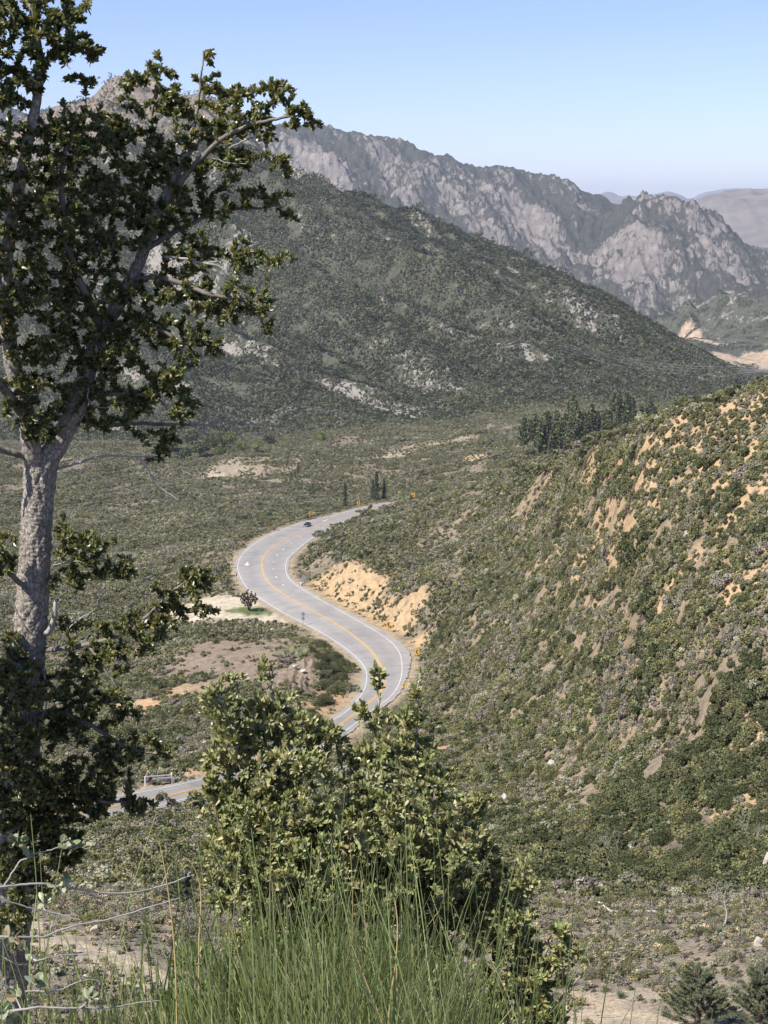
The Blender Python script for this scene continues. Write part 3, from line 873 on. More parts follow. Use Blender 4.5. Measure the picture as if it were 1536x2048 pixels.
# steep gully walls show more ground than their plan area, so they carry more plants
x, y = jitter_grid(150, 520, 1.5)
keep = (sample(GX, x, y) > .34) & (g.random(len(x)) < .6) & (road_dist(x, y)[0] > 14) & (sample(BARE, x, y) < .4) & (sample(SPB, x, y) < .3)
scatter("gully_plants", LE, x[keep], y[keep], g.choice(4, keep.sum()), g.uniform(.9, 1.6, keep.sum()))
# verges, banks and the bare knoll: single small plants
x, y = jitter_grid(150, 700, 1.9, rad(16))
rd = road_dist(x, y)[0]; ba = sample(BARE, x, y)
pr = np.where((rd > 1.6) & (rd < 9), .55, 0.0)
pr = np.where(rd > 9, np.where((ba > .4) & (ba < .9), .22, np.where(ba >= .9, .05, 0)), pr)
pr = np.where(rd < 3.0, pr * .45, pr)
pr = np.maximum(pr, .35 * (sample(SPB, x, y) > .15) * (np.hypot(x, y) < 520))
keep = (g.random(len(x)) < pr) & (ba < 1.01)
lot = sample(LOTM.astype(float), x, y) > .3
keep &= ~lot
idx = np.where(rd < 3.5, g.choice([4,5,6,7], len(x)), g.choice(8, len(x)))
scatter("verge_plants", LE, x[keep], y[keep], idx[keep], g.uniform(.7, 1.5, keep.sum()))
print("scattered", [ (o.name, len(o.data.vertices)) for o in bpy.data.objects if o.modifiers])

# ------------------------------------------------------------------ near plants: branching and leaves
def leaves(g, P, D, length, width, fold=.25, curl=.12, face=None):
    """folded, blunt oval leaves."""
    n = len(P)
    D = unit(D)
    ref = g.normal(size=(n, 3)) * .62 + np.array([-.55, -.5, .6])      # blades turned to the light
    S = unit(np.cross(D, ref)); Nn = np.cross(S, D)
    L = (length * g.uniform(.62, 1.25, n))[:, None]; W = (width * g.uniform(.75, 1.2, n))[:, None] * .5
    def at(t_, u_): return P + D * L * t_ + S * W * u_ + Nn * (W * fold * abs(u_) - L * curl * t_ * t_)
    V = np.stack([P, at(.5, 0), at(.98, 0), at(.24, .80), at(.52, 1.0), at(.82, .66), at(.24, -.80), at(.52, -1.0), at(.82, -.66)], 1).reshape(-1, 3)
    f = np.array([(0,1,3),(3,1,4),(4,1,5),(5,1,2),(0,6,1),(6,7,1),(7,8,1),(8,2,1)])
    F = (np.arange(n)[:, None, None] * 9 + f[None]).reshape(-1, 3)
    return V, F

def grow(g, nodes, targets, r0=.006, r1=.0012, bend=.16, up=.1, nseg=6):
    """twigs from the nearest wood to each target, later twigs may spring from earlier ones."""
    nodes = [np.asarray(p) for p in nodes]
    N0 = np.array(nodes)
    d = np.min(np.linalg.norm(targets[:, None] - N0[None], axis=2), axis=1)
    arr = np.empty((len(nodes) + len(targets) * nseg + 10, 3)); arr[:len(nodes)] = N0; cnt = len(nodes)
    paths, rads = [], []
    for i in np.argsort(d):
        t = targets[i]
        dd = np.linalg.norm(arr[:cnt] - t, axis=1)
        k = int(np.argmin(dd)); s = arr[k]; ln = dd[k]
        if ln < .02: continue
        c = (s + t) / 2 + g.normal(size=3) * bend * ln + np.array([0, 0, up * ln])
        u = np.linspace(0, 1, nseg)[:, None]
        P = (1 - u) ** 2 * s + 2 * u * (1 - u) * c + u * u * t
        P[1:-1] += g.normal(size=(nseg - 2, 3)) * ln * .02
        arr[cnt:cnt + nseg - 2] = P[2:]; cnt += nseg - 2
        ra = min(r0, .0016 + ln * .008)
        paths.append(P); rads.append(np.linspace(ra, r1, nseg))
    return paths, rads

def blob_targets(g, blobs, per, fill=.55):
    """points in lumps of crown; (px, py, rx, ry, r, weight)."""
    out = []
    for px, py, rx, ry, r, wt in blobs:
        if rx > 40: rx, ry = rx * 1.1, ry * 1.1
        n = max(2, int(per * rx * ry * wt / 1000))
        u = g.normal(size=(n, 3)); u /= np.linalg.norm(u, axis=1)[:, None]
        u *= (g.uniform(0, 1, n) ** fill)[:, None]
        dz = .5 * (rx + ry) / FPX * r * 1.15
        for a in u:
            out.append(at_r(px + a[0] * rx, py + a[1] * ry, r + a[2] * dz))
    return np.array(out)

def leaf_positions(g, paths, per, t0=.3, spread=.9, up=.25, tip=4, along=.5):
    Ps, Ds = [], []
    for P in paths:
        m = len(P)
        n = int(per * g.uniform(.6, 1.4))
        t = g.uniform(t0, 1, n) * (m - 1)
        i = np.minimum(t.astype(int), m - 2); f = (t - i)[:, None]
        q = P[i] * (1 - f) + P[i + 1] * f
        T = unit(P[i + 1] - P[i])
        Ps.append(q); Ds.append(T * along + g.normal(size=(n, 3)) * spread * .6 + np.array([0, 0, up]))
        T_ = unit(P[-1] - P[-2])
        Ps.append(np.repeat(P[-1][None], tip, 0)); Ds.append(T_[None] * .8 + g.normal(size=(tip, 3)) * .42 + np.array([0, 0, up * 1.5]))
    return np.concatenate(Ps), np.concatenate(Ds)

def leaf_tint(g, n, cols, probs, var=.22, k=9):
    c = np.array(cols)[g.choice(len(cols), n, p=probs)]
    c = c * (1 + var * g.normal(size=(n, 1))) * (1 + .06 * g.normal(size=(n, 3)))
    return np.repeat(np.clip(c, .01, .9), k, axis=0)

def tubes_mesh(name, paths, rads, n, mat, parent, smooth=True):
    V, F = join_tubes([tube_arrays(p, r, n) for p, r in zip(paths, rads)])
    return link(name, np_mesh(name, V, F, smooth=smooth), mat, parent)

def limb(pts, r0, r1, sub=8, g=None, wob=0.0):
    P = smooth_path([at_r(*p) for p in pts], sub)
    if g is not None and wob: P = P + np.cumsum(g.normal(size=P.shape), axis=0) * wob / math.sqrt(len(P))
    return P, np.linspace(r0, r1, len(P))

# bark
M_bark, t, p = new_mat("oak_bark")
tc = N(t, "ShaderNodeTexCoord", name="coord")
mp = N(t, "ShaderNodeMapping"); mp.inputs["Scale"].default_value = (1, 1, .55)
t.links.new(tc.outputs["Object"], mp.inputs[0])
nb1 = noise(t, 48, 8, .75, mp.outputs[0], 2.2); nb2 = noise(t, 9, 4, .6, mp.outputs[0])
vo = N(t, "ShaderNodeTexVoronoi", i_Scale=62.0, feature='DISTANCE_TO_EDGE'); t.links.new(mp.outputs[0], vo.inputs["Vector"])
hsum = N(t, "ShaderNodeMath", operation='MULTIPLY_ADD', i_1=.7); t.links.new(vo.outputs["Distance"], hsum.inputs[0]); t.links.new(nb1, hsum.inputs[2])
c = mul(t, ramp(t, hsum.outputs[0], [(.40, (.08, .068, .058)), (.52, (.28, .245, .21)), (.76, (.47, .43, .38))]), ramp(t, nb2, [(.3, (.75, .74, .74)), (.7, (1.15, 1.12, 1.08))]))
t.links.new(c, p.inputs["Base Color"]); p.inputs["Roughness"].default_value = .95; p.inputs["Specular IOR Level"].default_value = .15
bump(t, p, hsum.outputs[0], .8, .012)
M_twig = simple("oak_twig", (.19, .165, .14), .9, var=.4, scale=25, spec=.15)
M_deadwood = simple("bare_grey_wood", (.34, .315, .285), .9, var=.3, scale=18, spec=.15)
M_oakleaf = foliage_mat("oak_leaves", .34, .34, .6, 0.0)
M_shrubleaf = foliage_mat("smooth_leaves", .42, .25, .45, 0.0)

def bark_trunk(g, P, R, n=56, amp=.17, bottom=True):
    V, F = tube_arrays(P, R, n)
    m = len(P)
    s = np.concatenate([[0], np.cumsum(np.linalg.norm(np.diff(P, axis=0), axis=1))])
    th = np.linspace(0, 2 * np.pi, n, endpoint=False)
    S, T_ = np.meshgrid(s, th, indexing='ij')
    cx_, cy_ = np.cos(T_), np.sin(T_)
    f = amp * (.55 * ridged(cx_ * 2.2 + S * 5 + 11, cy_ * 2.2 + S * 7, 3, 61) - .35 + .5 * fbm(cx_ * 5 + S * 9, cy_ * 5 - S * 31, 4, 64, .65))
    C = np.repeat(P, n, axis=0)
    V = C + (V - C) * (1 + f.reshape(-1, 1))
    return V, F

# ------------------------------------------------------------------ the oak on the left
g = np.random.default_rng(21)
base = at_r(10, 2120, 6.05)
oak = tag(empty("oak_tree", (float(base[0]), float(base[1]), float(ground(base[0], base[1])))), "tall live oak with pale furrowed trunk and dense dark leaves standing at the left", "tree")
OI = Matrix.Translation(-Vector(oak.location))
def under(o, root):
    """keep world coordinates of mesh while parenting to a thing's base."""
    o.parent = root; o.matrix_parent_inverse = Matrix.Translation(-Vector(root.location)) ; return o
oz = float(oak.location.z)
trunk_px = [(-4,2190,6.05),(10,2080,6.05),(22,1900,6.03),(34,1700,6.0),(46,1500,6.0),(58,1300,6.0),(68,1150,6.0),(74,1030,6.0),(82,930,6.0)]
TP, _ = limb(trunk_px, 1, 1, 90)
TR = np.interp(np.linspace(0, 1, len(TP)), [0, .2, .45, .65, .8, .93, 1], [.080, .074, .069, .064, .060, .058, .063])
parts = [bark_trunk(g, TP, TR)]
LIMBS = [
 ([(84,945,6.0),(112,890,5.98),(150,815,5.97),(178,730,5.97),(210,650,5.98),(255,570,6.0),(290,500,6.02),(325,415,6.05),(372,330,6.08),(420,255,6.1)], .047, .010, 1),
 ([(72,945,6.0),(58,895,5.96),(46,830,5.93),(22,740,5.9),(8,640,5.88),(8,520,5.85),(28,390,5.8),(55,260,5.8),(75,150,5.8),(60,20,5.8),(50,-80,5.8)], .040, .010, 1),
 ([(205,660,5.98),(165,590,5.9),(130,500,5.85),(112,400,5.8),(120,300,5.8),(160,215,5.8)], .022, .006, 0),
 ([(300,480,6.02),(340,380,6.1),(300,270,6.15),(310,180,6.2),(318,130,6.2)], .016, .004, 0),
 ([(330,405,6.05),(400,315,6.0),(470,265,5.95),(540,240,5.9),(600,225,5.9)], .015, .004, 0),
 ([(372,330,6.08),(392,240,6.1),(400,170,6.1),(412,112,6.1)], .010, .003, 0),
 ([(290,500,6.02),(370,455,6.1),(460,420,6.15),(560,415,6.15)], .014, .004, 0),
 ([(262,560,6.0),(330,560,5.9),(420,590,5.85),(500,600,5.85),(540,650,5.85)], .014, .004, 0),
 ([(200,665,5.98),(280,650,5.9),(360,690,5.85),(400,740,5.85)], .013, .004, 0),
 ([(155,805,5.97),(220,790,5.9),(300,800,5.85),(350,840,5.85)], .014, .004, 0),
 ([(150,815,5.97),(190,850,6.05),(250,850,6.1),(330,850,6.1),(390,848,6.1)], .013, .006, 0),
 ([(46,830,5.93),(0,770,5.8),(-60,700,5.7),(-120,640,5.6)], .022, .008, 0),
 ([(72,925,6.0),(40,915,5.95),(0,905,5.9),(-60,880,5.85),(-160,840,5.8)], .020, .008, 0),
 ([(66,1170,6.0),(110,1160,5.95),(160,1165,5.93),(225,1168,5.9)], .010, .003, 0),
 ([(60,1300,6.0),(120,1297,5.95),(200,1285,5.9),(270,1262,5.87),(330,1215,5.85),(390,1165,5.82)], .014, .004, 0),
 ([(180,1290,5.9),(205,1330,5.87),(238,1375,5.85),(262,1420,5.85)], .008, .004, 0),
 ([(50,1450,6.0),(110,1420,5.9),(190,1450,5.85),(260,1490,5.8),(320,1500,5.8)], .014, .004, 0),
 ([(44,1550,6.0),(110,1560,5.9),(170,1590,5.85),(230,1610,5.8),(290,1608,5.8)], .013, .004, 0),
 ([(66,1180,6.0),(20,1150,5.9),(-40,1110,5.8),(-120,1080,5.7)], .014, .005, 0),
 ([(50,1430,6.0),(0,1400,5.9),(-70,1340,5.75),(-160,1290,5.65)], .014, .005, 0),
 ([(40,1640,6.0),(90,1650,5.9),(140,1680,5.82)], .010, .004, 0),
]
nodes = []
lp, lr = [], []
for pts, r0, r1, big in LIMBS:
    P, R = limb(pts, r0, r1, 12, g, .012)
    if big: parts.append(bark_trunk(g, P, R, 18, .12))
    else: lp.append(P); lr.append(R)
    nodes += list(P[2::2])
V, F = join_tubes(parts)
under(link("trunk", np_mesh("trunk", V, F, smooth=True), M_bark), oak)
BL = [ # px, py, rx, ry, distance, weight
 (50,50,125,70,5.8,1),(125,110,75,45,5.8,.9),(40,160,70,60,5.8,.8),(-60,90,60,120,5.7,.8),(140,30,45,45,5.8,.8),(185,105,26,18,5.8,1.2),(160,160,30,22,5.8,1),(30,215,40,25,5.8,.6),
 (265,165,32,30,6.2,1),(320,150,38,42,6.2,1),(345,215,50,45,6.15,1),(415,115,16,22,6.1,1.3),(425,185,42,40,6.1,1),(475,195,40,42,6.0,1),(545,190,48,34,5.95,1.1),(600,228,34,30,5.9,1.2),(625,250,18,18,5.9,1.2),(500,255,70,38,6.0,1),(410,265,65,50,6.1,1),(565,335,28,26,5.9,1),
 (235,255,70,55,6.1,1),(140,270,80,60,5.85,1),(60,310,85,70,5.8,1),(-40,300,60,120,5.7,1),(330,330,85,65,6.1,1),(470,330,65,40,6.0,.9),(200,360,95,75,6.0,1.1),(80,430,100,85,5.85,1.1),(-40,470,70,110,5.7,1),
 (420,410,70,45,6.12,1),(530,400,55,28,6.15,1),(580,430,22,25,6.15,1),(310,440,80,60,6.05,1),(190,480,85,70,5.95,1.1),(380,510,70,45,5.95,1),(480,510,60,40,6.0,.9),(555,520,35,22,5.9,1),
 (90,570,85,75,5.85,1.1),(240,590,75,55,5.95,1),(350,590,70,50,5.9,1),(450,600,60,45,5.87,1),(525,610,34,40,5.85,1),(538,655,14,20,5.85,1.2),(0,620,60,80,5.8,1),(160,650,75,60,5.9,1),(300,670,75,50,5.9,1),(400,690,55,45,5.85,.9),
 (80,710,75,55,5.85,1),(210,720,75,55,5.9,1),(330,750,60,50,5.87,1),(370,815,32,40,5.85,1.1),(270,800,70,42,5.9,1),(60,800,70,55,5.85,1),(80,860,50,35,5.85,.9),(210,840,60,35,6.0,.9),(320,880,55,30,6.0,.9),(300,915,25,18,6.0,1),(160,780,50,40,5.9,1),
 (60,1620,80,40,5.85,1.2),(160,1610,80,40,5.82,1.2),(100,1690,70,50,5.82,1.1),(55,1390,55,55,5.65,.8),(35,1500,60,60,5.65,.8),(70,1580,60,50,5.65,.8),(40,1760,60,55,5.65,.9),(90,1760,45,40,5.65,.7),(20,1850,50,40,5.65,.7),(170,1095,62,42,5.9,1.1),(125,1050,25,22,5.92,1),(210,1135,55,34,5.9,1),(130,1160,45,28,5.95,.9),(255,1140,20,18,5.9,1),
 (395,1160,40,34,5.82,1.2),(350,1185,45,36,5.85,1.1),(415,1225,28,24,5.82,1.2),(320,1235,60,38,5.86,1.1),(240,1260,60,36,5.9,1),(150,1250,45,30,5.95,.8),(205,1320,75,30,5.88,1),(300,1290,40,24,5.85,1),(140,1370,70,45,5.92,1),
 (220,1420,70,40,5.85,1),(120,1460,70,45,5.9,1),(280,1500,60,30,5.8,1.1),(200,1520,75,42,5.85,1.1),(330,1505,20,18,5.8,1.2),(110,1560,70,55,5.85,1.1),(20,1500,50,80,5.9,1),(200,1590,65,32,5.85,1.1),(270,1612,42,24,5.8,1.2),(90,1650,60,45,5.85,1.1),(150,1690,40,30,5.82,1),(20,1620,45,60,5.9,1),(30,1720,45,40,5.88,.9),
 (30,1310,45,45,5.9,.8),(10,1110,40,50,5.85,.9),(10,1370,45,50,5.85,.9),
 (-150,1130,70,70,5.65,.9),(-140,1290,70,80,5.8,1),(-270,1150,90,90,5.82,1.5),(-275,1300,100,110,5.83,1.5),(-280,1480,100,110,5.83,1.5),(-285,1640,100,100,5.83,1.5),(-330,1050,120,160,5.4,.8),(-300,1350,110,150,5.4,.8),  # unseen leaf lumps left of the view, added to shade the lower trunk
]
T_ = blob_targets(g, BL, 13)
paths, rads = grow(g, nodes, T_, .007, .0011)
under(tubes_mesh("branches", lp + paths, lr + rads, 5, M_twig, None), oak)
Pn, Dn = leaf_positions(g, paths, 34, .05, .95, .45, 3)
V, F = leaves(g, Pn, Dn, .0240, .0118, .3, .1)
lt = leaf_tint(g, len(Pn), [(.095,.108,.042),(.155,.162,.062),(.24,.232,.095),(.29,.22,.09)], [.32,.37,.28,.03])
under(link("crown", np_mesh("crown", V, F, lt, smooth=False), M_oakleaf), oak)
print("oak leaves", len(Pn), "twigs", len(paths))
DEAD = [
 ([(330,512,5.9),(375,520,5.88),(410,527,5.86),(440,532,5.85),(460,545,5.84)], .0075, .002), ([(410,527,5.86),(440,525,5.85),(445,526,5.85)], .004, .002),
 ([(380,848,6.1),(420,852,6.1),(440,845,6.1),(475,848,6.1),(495,842,6.1),(512,862,6.1),(525,872,6.1)], .0075, .002), ([(385,850,6.1),(405,860,6.1),(424,868,6.1)], .005, .002), ([(430,846,6.1),(440,835,6.1),(450,828,6.1)], .003, .0015), ([(465,850,6.1),(480,868,6.1),(487,884,6.1)], .003, .0015),
 ([(95,942,6.0),(130,932,5.98),(180,918,5.95),(220,913,5.93),(300,914,5.9)], .007, .003), ([(272,914,5.9),(300,945,5.9),(330,975,5.9),(360,997,5.9)], .0035, .002),
 ([(455,545,5.84),(430,300,5.8)], .0001, .0001),
 ([(520,255,5.95),(510,275,5.94),(480,288,5.93),(455,300,5.92)], .005, .002), ([(425,318,5.9),(450,328,5.9),(490,332,5.9)], .003, .0015),
 ([(88,1335,5.9),(95,1400,5.88),(90,1440,5.88),(110,1460,5.87),(156,1498,5.86)], .005, .002), ([(92,1420,5.88),(84,1460,5.88),(85,1500,5.88)], .003, .0015),
 ([(88,1360,5.9),(120,1355,5.88),(180,1365,5.86),(235,1410,5.86)], .003, .0012), ([(40,1330,5.9),(0,1320,5.88),(-30,1325,5.85)], .004, .002),
 ([(115,1280,5.93),(155,1245,5.9),(190,1225,5.88)], .004, .0015), ([(65,1270,5.9),(30,1225,5.88),(0,1165,5.86)], .004, .002),
 ([(225,590,5.9),(228,615,5.9),(235,610,5.9)], .004, .002), ([(190,690,5.85),(190,710,5.85),(200,722,5.85)], .004, .002), ([(176,770,5.85),(176,800,5.85),(190,815,5.85),(210,824,5.85)], .004, .0015),
 ([(105,1130,5.9),(150,1120,5.88),(190,1130,5.86)], .003, .0015),
]
for pts, a_, b_ in DEAD:
    if a_ < .001: continue
    P, R = limb(pts, a_ * .85, b_, 6, g, .008)
    under(tubes_mesh("dead_branch", [P], [R], 6, M_deadwood, None), oak)
P, R = limb([(92,1268,5.93),(104,1248,5.92),(110,1225,5.9),(108,1205,5.9),(113,1196,5.9)], .013, .006, 8, g, .006)
V, F = bark_trunk(g, P, R, 14, .25)
under(tag(link("broken_stub", np_mesh("broken_stub", V, F, smooth=True), M_deadwood), "pale broken branch stub"), oak)

# ------------------------------------------------------------------ shrubs just below the viewpoint
def near_shrub(name, label, base_px, stems, blobs, per, leaf_n, ll, lw, cols, probs, seed, up=.75, r0=.006):
    g = np.random.default_rng(seed)
    b = at_r(*base_px); gz_ = float(ground(b[0], b[1]))
    root = tag(empty(name, (float(b[0]), float(b[1]), gz_)), label, "shrub")
    sp_, sr_, nd = [], [], []
    for pts in stems:
        Q = np.vstack([[b[0] + g.normal() * .05, b[1] + g.normal() * .05, gz_ - .05], [at_r(*q) for q in pts]])
        P = smooth_path(Q, 8); P += np.cumsum(g.normal(size=P.shape), axis=0) * .003
        sp_.append(P); sr_.append(np.linspace(.013, .0022, len(P))); nd += list(P[4::2])
    T_ = blob_targets(g, blobs, per)
    paths, rads = grow(g, nd, T_, r0, .001, .14, .12)
    under(tubes_mesh("stems", sp_ + paths, sr_ + rads, 5, M_stem, None), root)
    Pn, Dn = leaf_positions(g, paths + [p[-14:] for p in sp_], leaf_n, .3, .8, up, 4, .6)
    V, F = leaves(g, Pn, Dn, ll, lw, .35, .05)
    lt = leaf_tint(g, len(Pn), cols, probs)
    under(link("leaves", np_mesh("leaves", V, F, lt), M_shrubleaf), root)
    print(name, "leaves", len(Pn)); return root
M_stem = simple("shrub_stem", (.34, .30, .25), .9, var=.35, scale=20, spec=.15)
OLV = [(.195,.21,.08),(.275,.28,.115),(.35,.345,.16),(.41,.37,.19)]
near_shrub("leafy_shrub", "large leafy olive-green shrub with upright shoots in front of the road bend", (700,2100,5.10),
 [[(640,1900,5.00),(560,1700,4.90),(490,1540,4.85),(455,1420,4.80),(430,1375,4.80)], [(650,1880,5.00),(600,1680,4.95),(560,1520,4.90),(530,1400,4.90),(528,1340,4.90)], [(680,1880,5.00),(680,1700,5.00),(670,1560,5.00),(640,1450,5.00)],
  [(710,1880,5.00),(730,1700,5.00),(745,1540,5.00),(752,1420,5.00),(755,1345,5.00)], [(730,1890,5.00),(780,1720,5.00),(810,1560,5.00),(822,1450,5.00),(832,1370,5.00)], [(740,1900,5.00),(850,1760,5.00),(880,1640,5.00),(875,1560,5.00)],
  [(750,1920,5.00),(880,1830,5.00),(940,1720,5.00),(950,1640,5.00)], [(640,1920,5.00),(520,1800,4.90),(450,1700,4.85),(425,1600,4.80)], [(760,1940,5.00),(900,1870,4.95),(990,1780,4.90)]],
 [(430,1395,30,28,4.80,.9),(465,1365,22,22,4.80,.9),(527,1345,16,28,4.90,1),(460,1440,55,45,4.82,.9),(545,1430,60,45,4.90,.9),(500,1500,75,50,4.85,1),(600,1480,60,50,4.90,1),(655,1470,40,40,5.00,.8),(430,1560,35,60,4.80,.9),(480,1600,80,65,4.85,1),(580,1560,60,50,4.95,.6),
  (755,1370,12,34,5.00,1.5),(722,1420,16,22,5.00,1.1),(760,1440,32,32,5.00,1),(832,1385,14,32,5.00,1.3),(815,1450,40,40,5.00,1),(745,1510,55,50,5.00,1),(830,1520,50,50,5.00,1),(870,1575,45,45,5.00,.9),(760,1590,70,50,5.00,.9),
  (930,1635,38,42,5.00,1),(960,1600,22,26,5.00,1),(900,1690,60,48,5.00,1),(965,1690,34,42,4.95,1),(990,1740,26,32,4.90,.9),(660,1660,75,40,5.00,1.1),(560,1690,90,50,4.90,1.1),(460,1690,50,50,4.85,1),(780,1680,75,55,5.00,1),(680,1740,110,50,4.95,1.1),(850,1760,90,50,5.00,1.1),(560,1780,100,50,4.90,1.1),(450,1790,45,50,4.85,.9),(760,1810,110,55,4.95,1.1),(930,1800,70,42,4.95,.9),(600,1600,140,110,4.72,.3),(770,1620,120,110,4.72,.3),(690,1740,240,120,4.68,.42),(890,1700,100,100,4.72,.35),(500,1700,90,100,4.68,.4),(1005,1800,45,42,4.92,1),(960,1850,60,40,4.92,.9),(1030,1760,20,24,4.9,1),(640,1860,120,55,4.90,1.1),(520,1870,80,50,4.85,1),(850,1870,90,50,4.90,1),(720,1940,150,60,4.80,1)],
 22, 16, .0285, .0112, OLV, [.24,.42,.29,.05], 31)
near_shrub("leafy_shrub", "smaller leafy shrub with pale tips at the lower right of the big olive-green shrub", (1010,2150,4.9),
 [[(1010,2010,4.8),(1015,1900,4.75),(1025,1800,4.7),(1045,1725,4.7)], [(1030,2020,4.8),(1070,1950,4.75),(1105,1880,4.7),(1125,1855,4.7)], [(1040,2040,4.8),(1110,1985,4.75),(1160,1910,4.7)], [(990,2020,4.8),(975,1920,4.75),(960,1850,4.7)], [(1040,2050,4.8),(1120,2030,4.75),(1140,2010,4.7)]],
 [(1045,1735,10,26,4.7,1.6),(1025,1790,32,34,4.7,1),(1060,1775,18,20,4.7,1),(1020,1850,52,42,4.72,1),(970,1880,44,42,4.75,1),(1040,1910,50,38,4.75,.9),(1120,1870,22,22,4.7,1.3),(1155,1900,16,18,4.7,1.3),(1120,1920,36,26,4.7,1.1),(1080,1960,55,36,4.75,1),(1000,1970,60,45,4.75,1),(1060,2020,70,40,4.75,1.1),(960,2040,60,45,4.75,1),(1110,2035,32,26,4.75,1)],
 26, 14, .028, .0115, OLV, [.25,.40,.29,.06], 33, .6)
near_shrub("leafy_shrub", "low green leafy shrub among the rushes under the big olive-green shrub", (640,2230,4.4),
 [[(500,2060,4.3),(420,1960,4.2),(380,1880,4.2)], [(600,2060,4.3),(560,1960,4.2),(540,1880,4.2)], [(700,2060,4.3),(720,1960,4.2),(740,1890,4.2)], [(800,2070,4.3),(850,1980,4.2),(890,1920,4.2)]],
 [(400,1930,60,50,4.25,.8),(480,1960,70,50,4.25,.8),(560,1930,60,50,4.25,.8),(650,1960,80,50,4.25,.8),(740,1930,60,45,4.25,.8),(820,1970,70,45,4.25,.8),(890,1960,50,40,4.25,.8),(360,2000,50,50,4.2,.8),(520,2030,120,40,4.2,.8),(740,2030,120,40,4.2,.8)],
 9, 11, .028, .012, [(.10,.14,.04),(.14,.18,.055),(.19,.215,.08)], [.4,.4,.2], 35, .5)
# thin straggly branches at the lower left, with a few small pale leaves
def straggle(name, label, lines_, blobs, seed, base_px, per=4, cols=((.30,.31,.19),(.20,.22,.11),(.36,.25,.13)), pr=(.55,.38,.07)):
    g = np.random.default_rng(seed)
    b = at_r(*base_px)
    root = tag(empty(name, (float(b[0]), float(b[1]), float(ground(b[0], b[1])))), label, "shrub")
    ps, rs, nd = [], [], []
    for pts, a_, b_ in lines_:
        P, R = limb(pts, a_, b_, 8, g, .004); ps.append(P); rs.append(R); nd += list(P[1::2])
    q = np.array([[b[0], b[1], float(ground(b[0], b[1])) - .03], (b + ps[0][0]) / 2, ps[0][0]]); ps.append(smooth_path(q, 5)); rs.append(np.linspace(.006, .004, len(ps[-1])))
    T_ = blob_targets(g, blobs, per)
    pp, rr = grow(g, nd, T_, .0025, .0007, .2, .1)
    under(tubes_mesh("stems", ps + pp, [q_ * .62 for q_ in rs] + rr, 5, M_deadwood, None), root)
    Pn, Dn = leaf_positions(g, pp, 7, .3, 1.0, .2, 4, .4)
    V, F = leaves(g, Pn, Dn, .020, .014, .25, .1)
    under(link("leaves", np_mesh("leaves", V, F, leaf_tint(g, len(Pn), list(cols), list(pr))), M_shrubleaf), root)
straggle("straggly_shrub", "straggly half-bare shrub with long pale arching twigs at the bottom left", [
 ([(-60,1780,2.7),(10,1772,2.7),(90,1768,2.72),(150,1778,2.74),(210,1783,2.76),(280,1780,2.78),(330,1767,2.8),(390,1745,2.82)], .0042, .0018),
 ([(-60,1873,2.6),(20,1875,2.6),(80,1874,2.62),(120,1858,2.64),(170,1842,2.66),(230,1830,2.68),(290,1810,2.7),(355,1792,2.72)], .0042, .0016),
 ([(-50,1780,2.65),(10,1802,2.66),(60,1818,2.67),(110,1830,2.68),(160,1843,2.68)], .003, .0015),
 ([(180,1790,2.76),(215,1805,2.76),(245,1815,2.76)], .0025, .0012),
 ([(10,1772,2.7),(40,1730,2.7),(80,1708,2.7),(130,1690,2.7)], .003, .0012),
 ([(380,1745,2.82),(372,1752,2.8),(366,1730,2.8)], .002, .001), ([(325,1768,2.8),(333,1745,2.8),(340,1730,2.8)], .002, .001)],
 [(130,1690,36,20,2.7,1.4),(60,1715,26,16,2.7,1.2),(165,1710,24,22,2.72,1),(120,1770,32,24,2.72,1.1),(95,1800,26,18,2.7,1),(60,1800,20,14,2.68,1),(140,1850,16,10,2.65,1),(75,1868,24,12,2.62,1),(225,1790,10,8,2.76,1),(40,1680,20,14,2.7,.8)], 41, (-70,2150,2.7), 4)
straggle("straggly_shrub", "dead twigs with a few small leaves lying low across the rushes at lower left", [
 ([(20,2022,2.5),(80,2014,2.5),(150,2011,2.5),(230,2010,2.52),(320,1996,2.55)], .0045, .0012), ([(50,1982,2.5),(95,1981,2.5),(128,1978,2.52),(150,1965,2.53),(180,1959,2.54),(206,1962,2.55)], .003, .0012),
 ([(70,1924,2.55),(110,1917,2.55),(150,1915,2.56),(190,1915,2.57)], .002, .001), ([(0,1912,2.5),(30,1928,2.5),(55,1935,2.52)], .0022, .001), ([(-20,1962,2.45),(10,1972,2.45),(28,1978,2.46)], .004, .002)],
 [(40,2000,40,20,2.5,1),(150,1920,16,8,2.56,1.3),(60,1960,30,16,2.5,1),(180,2000,30,14,2.5,.8),(20,1880,30,22,2.6,.9),(20,2035,50,18,2.45,1)], 43, (-40,2190,2.6), 4)

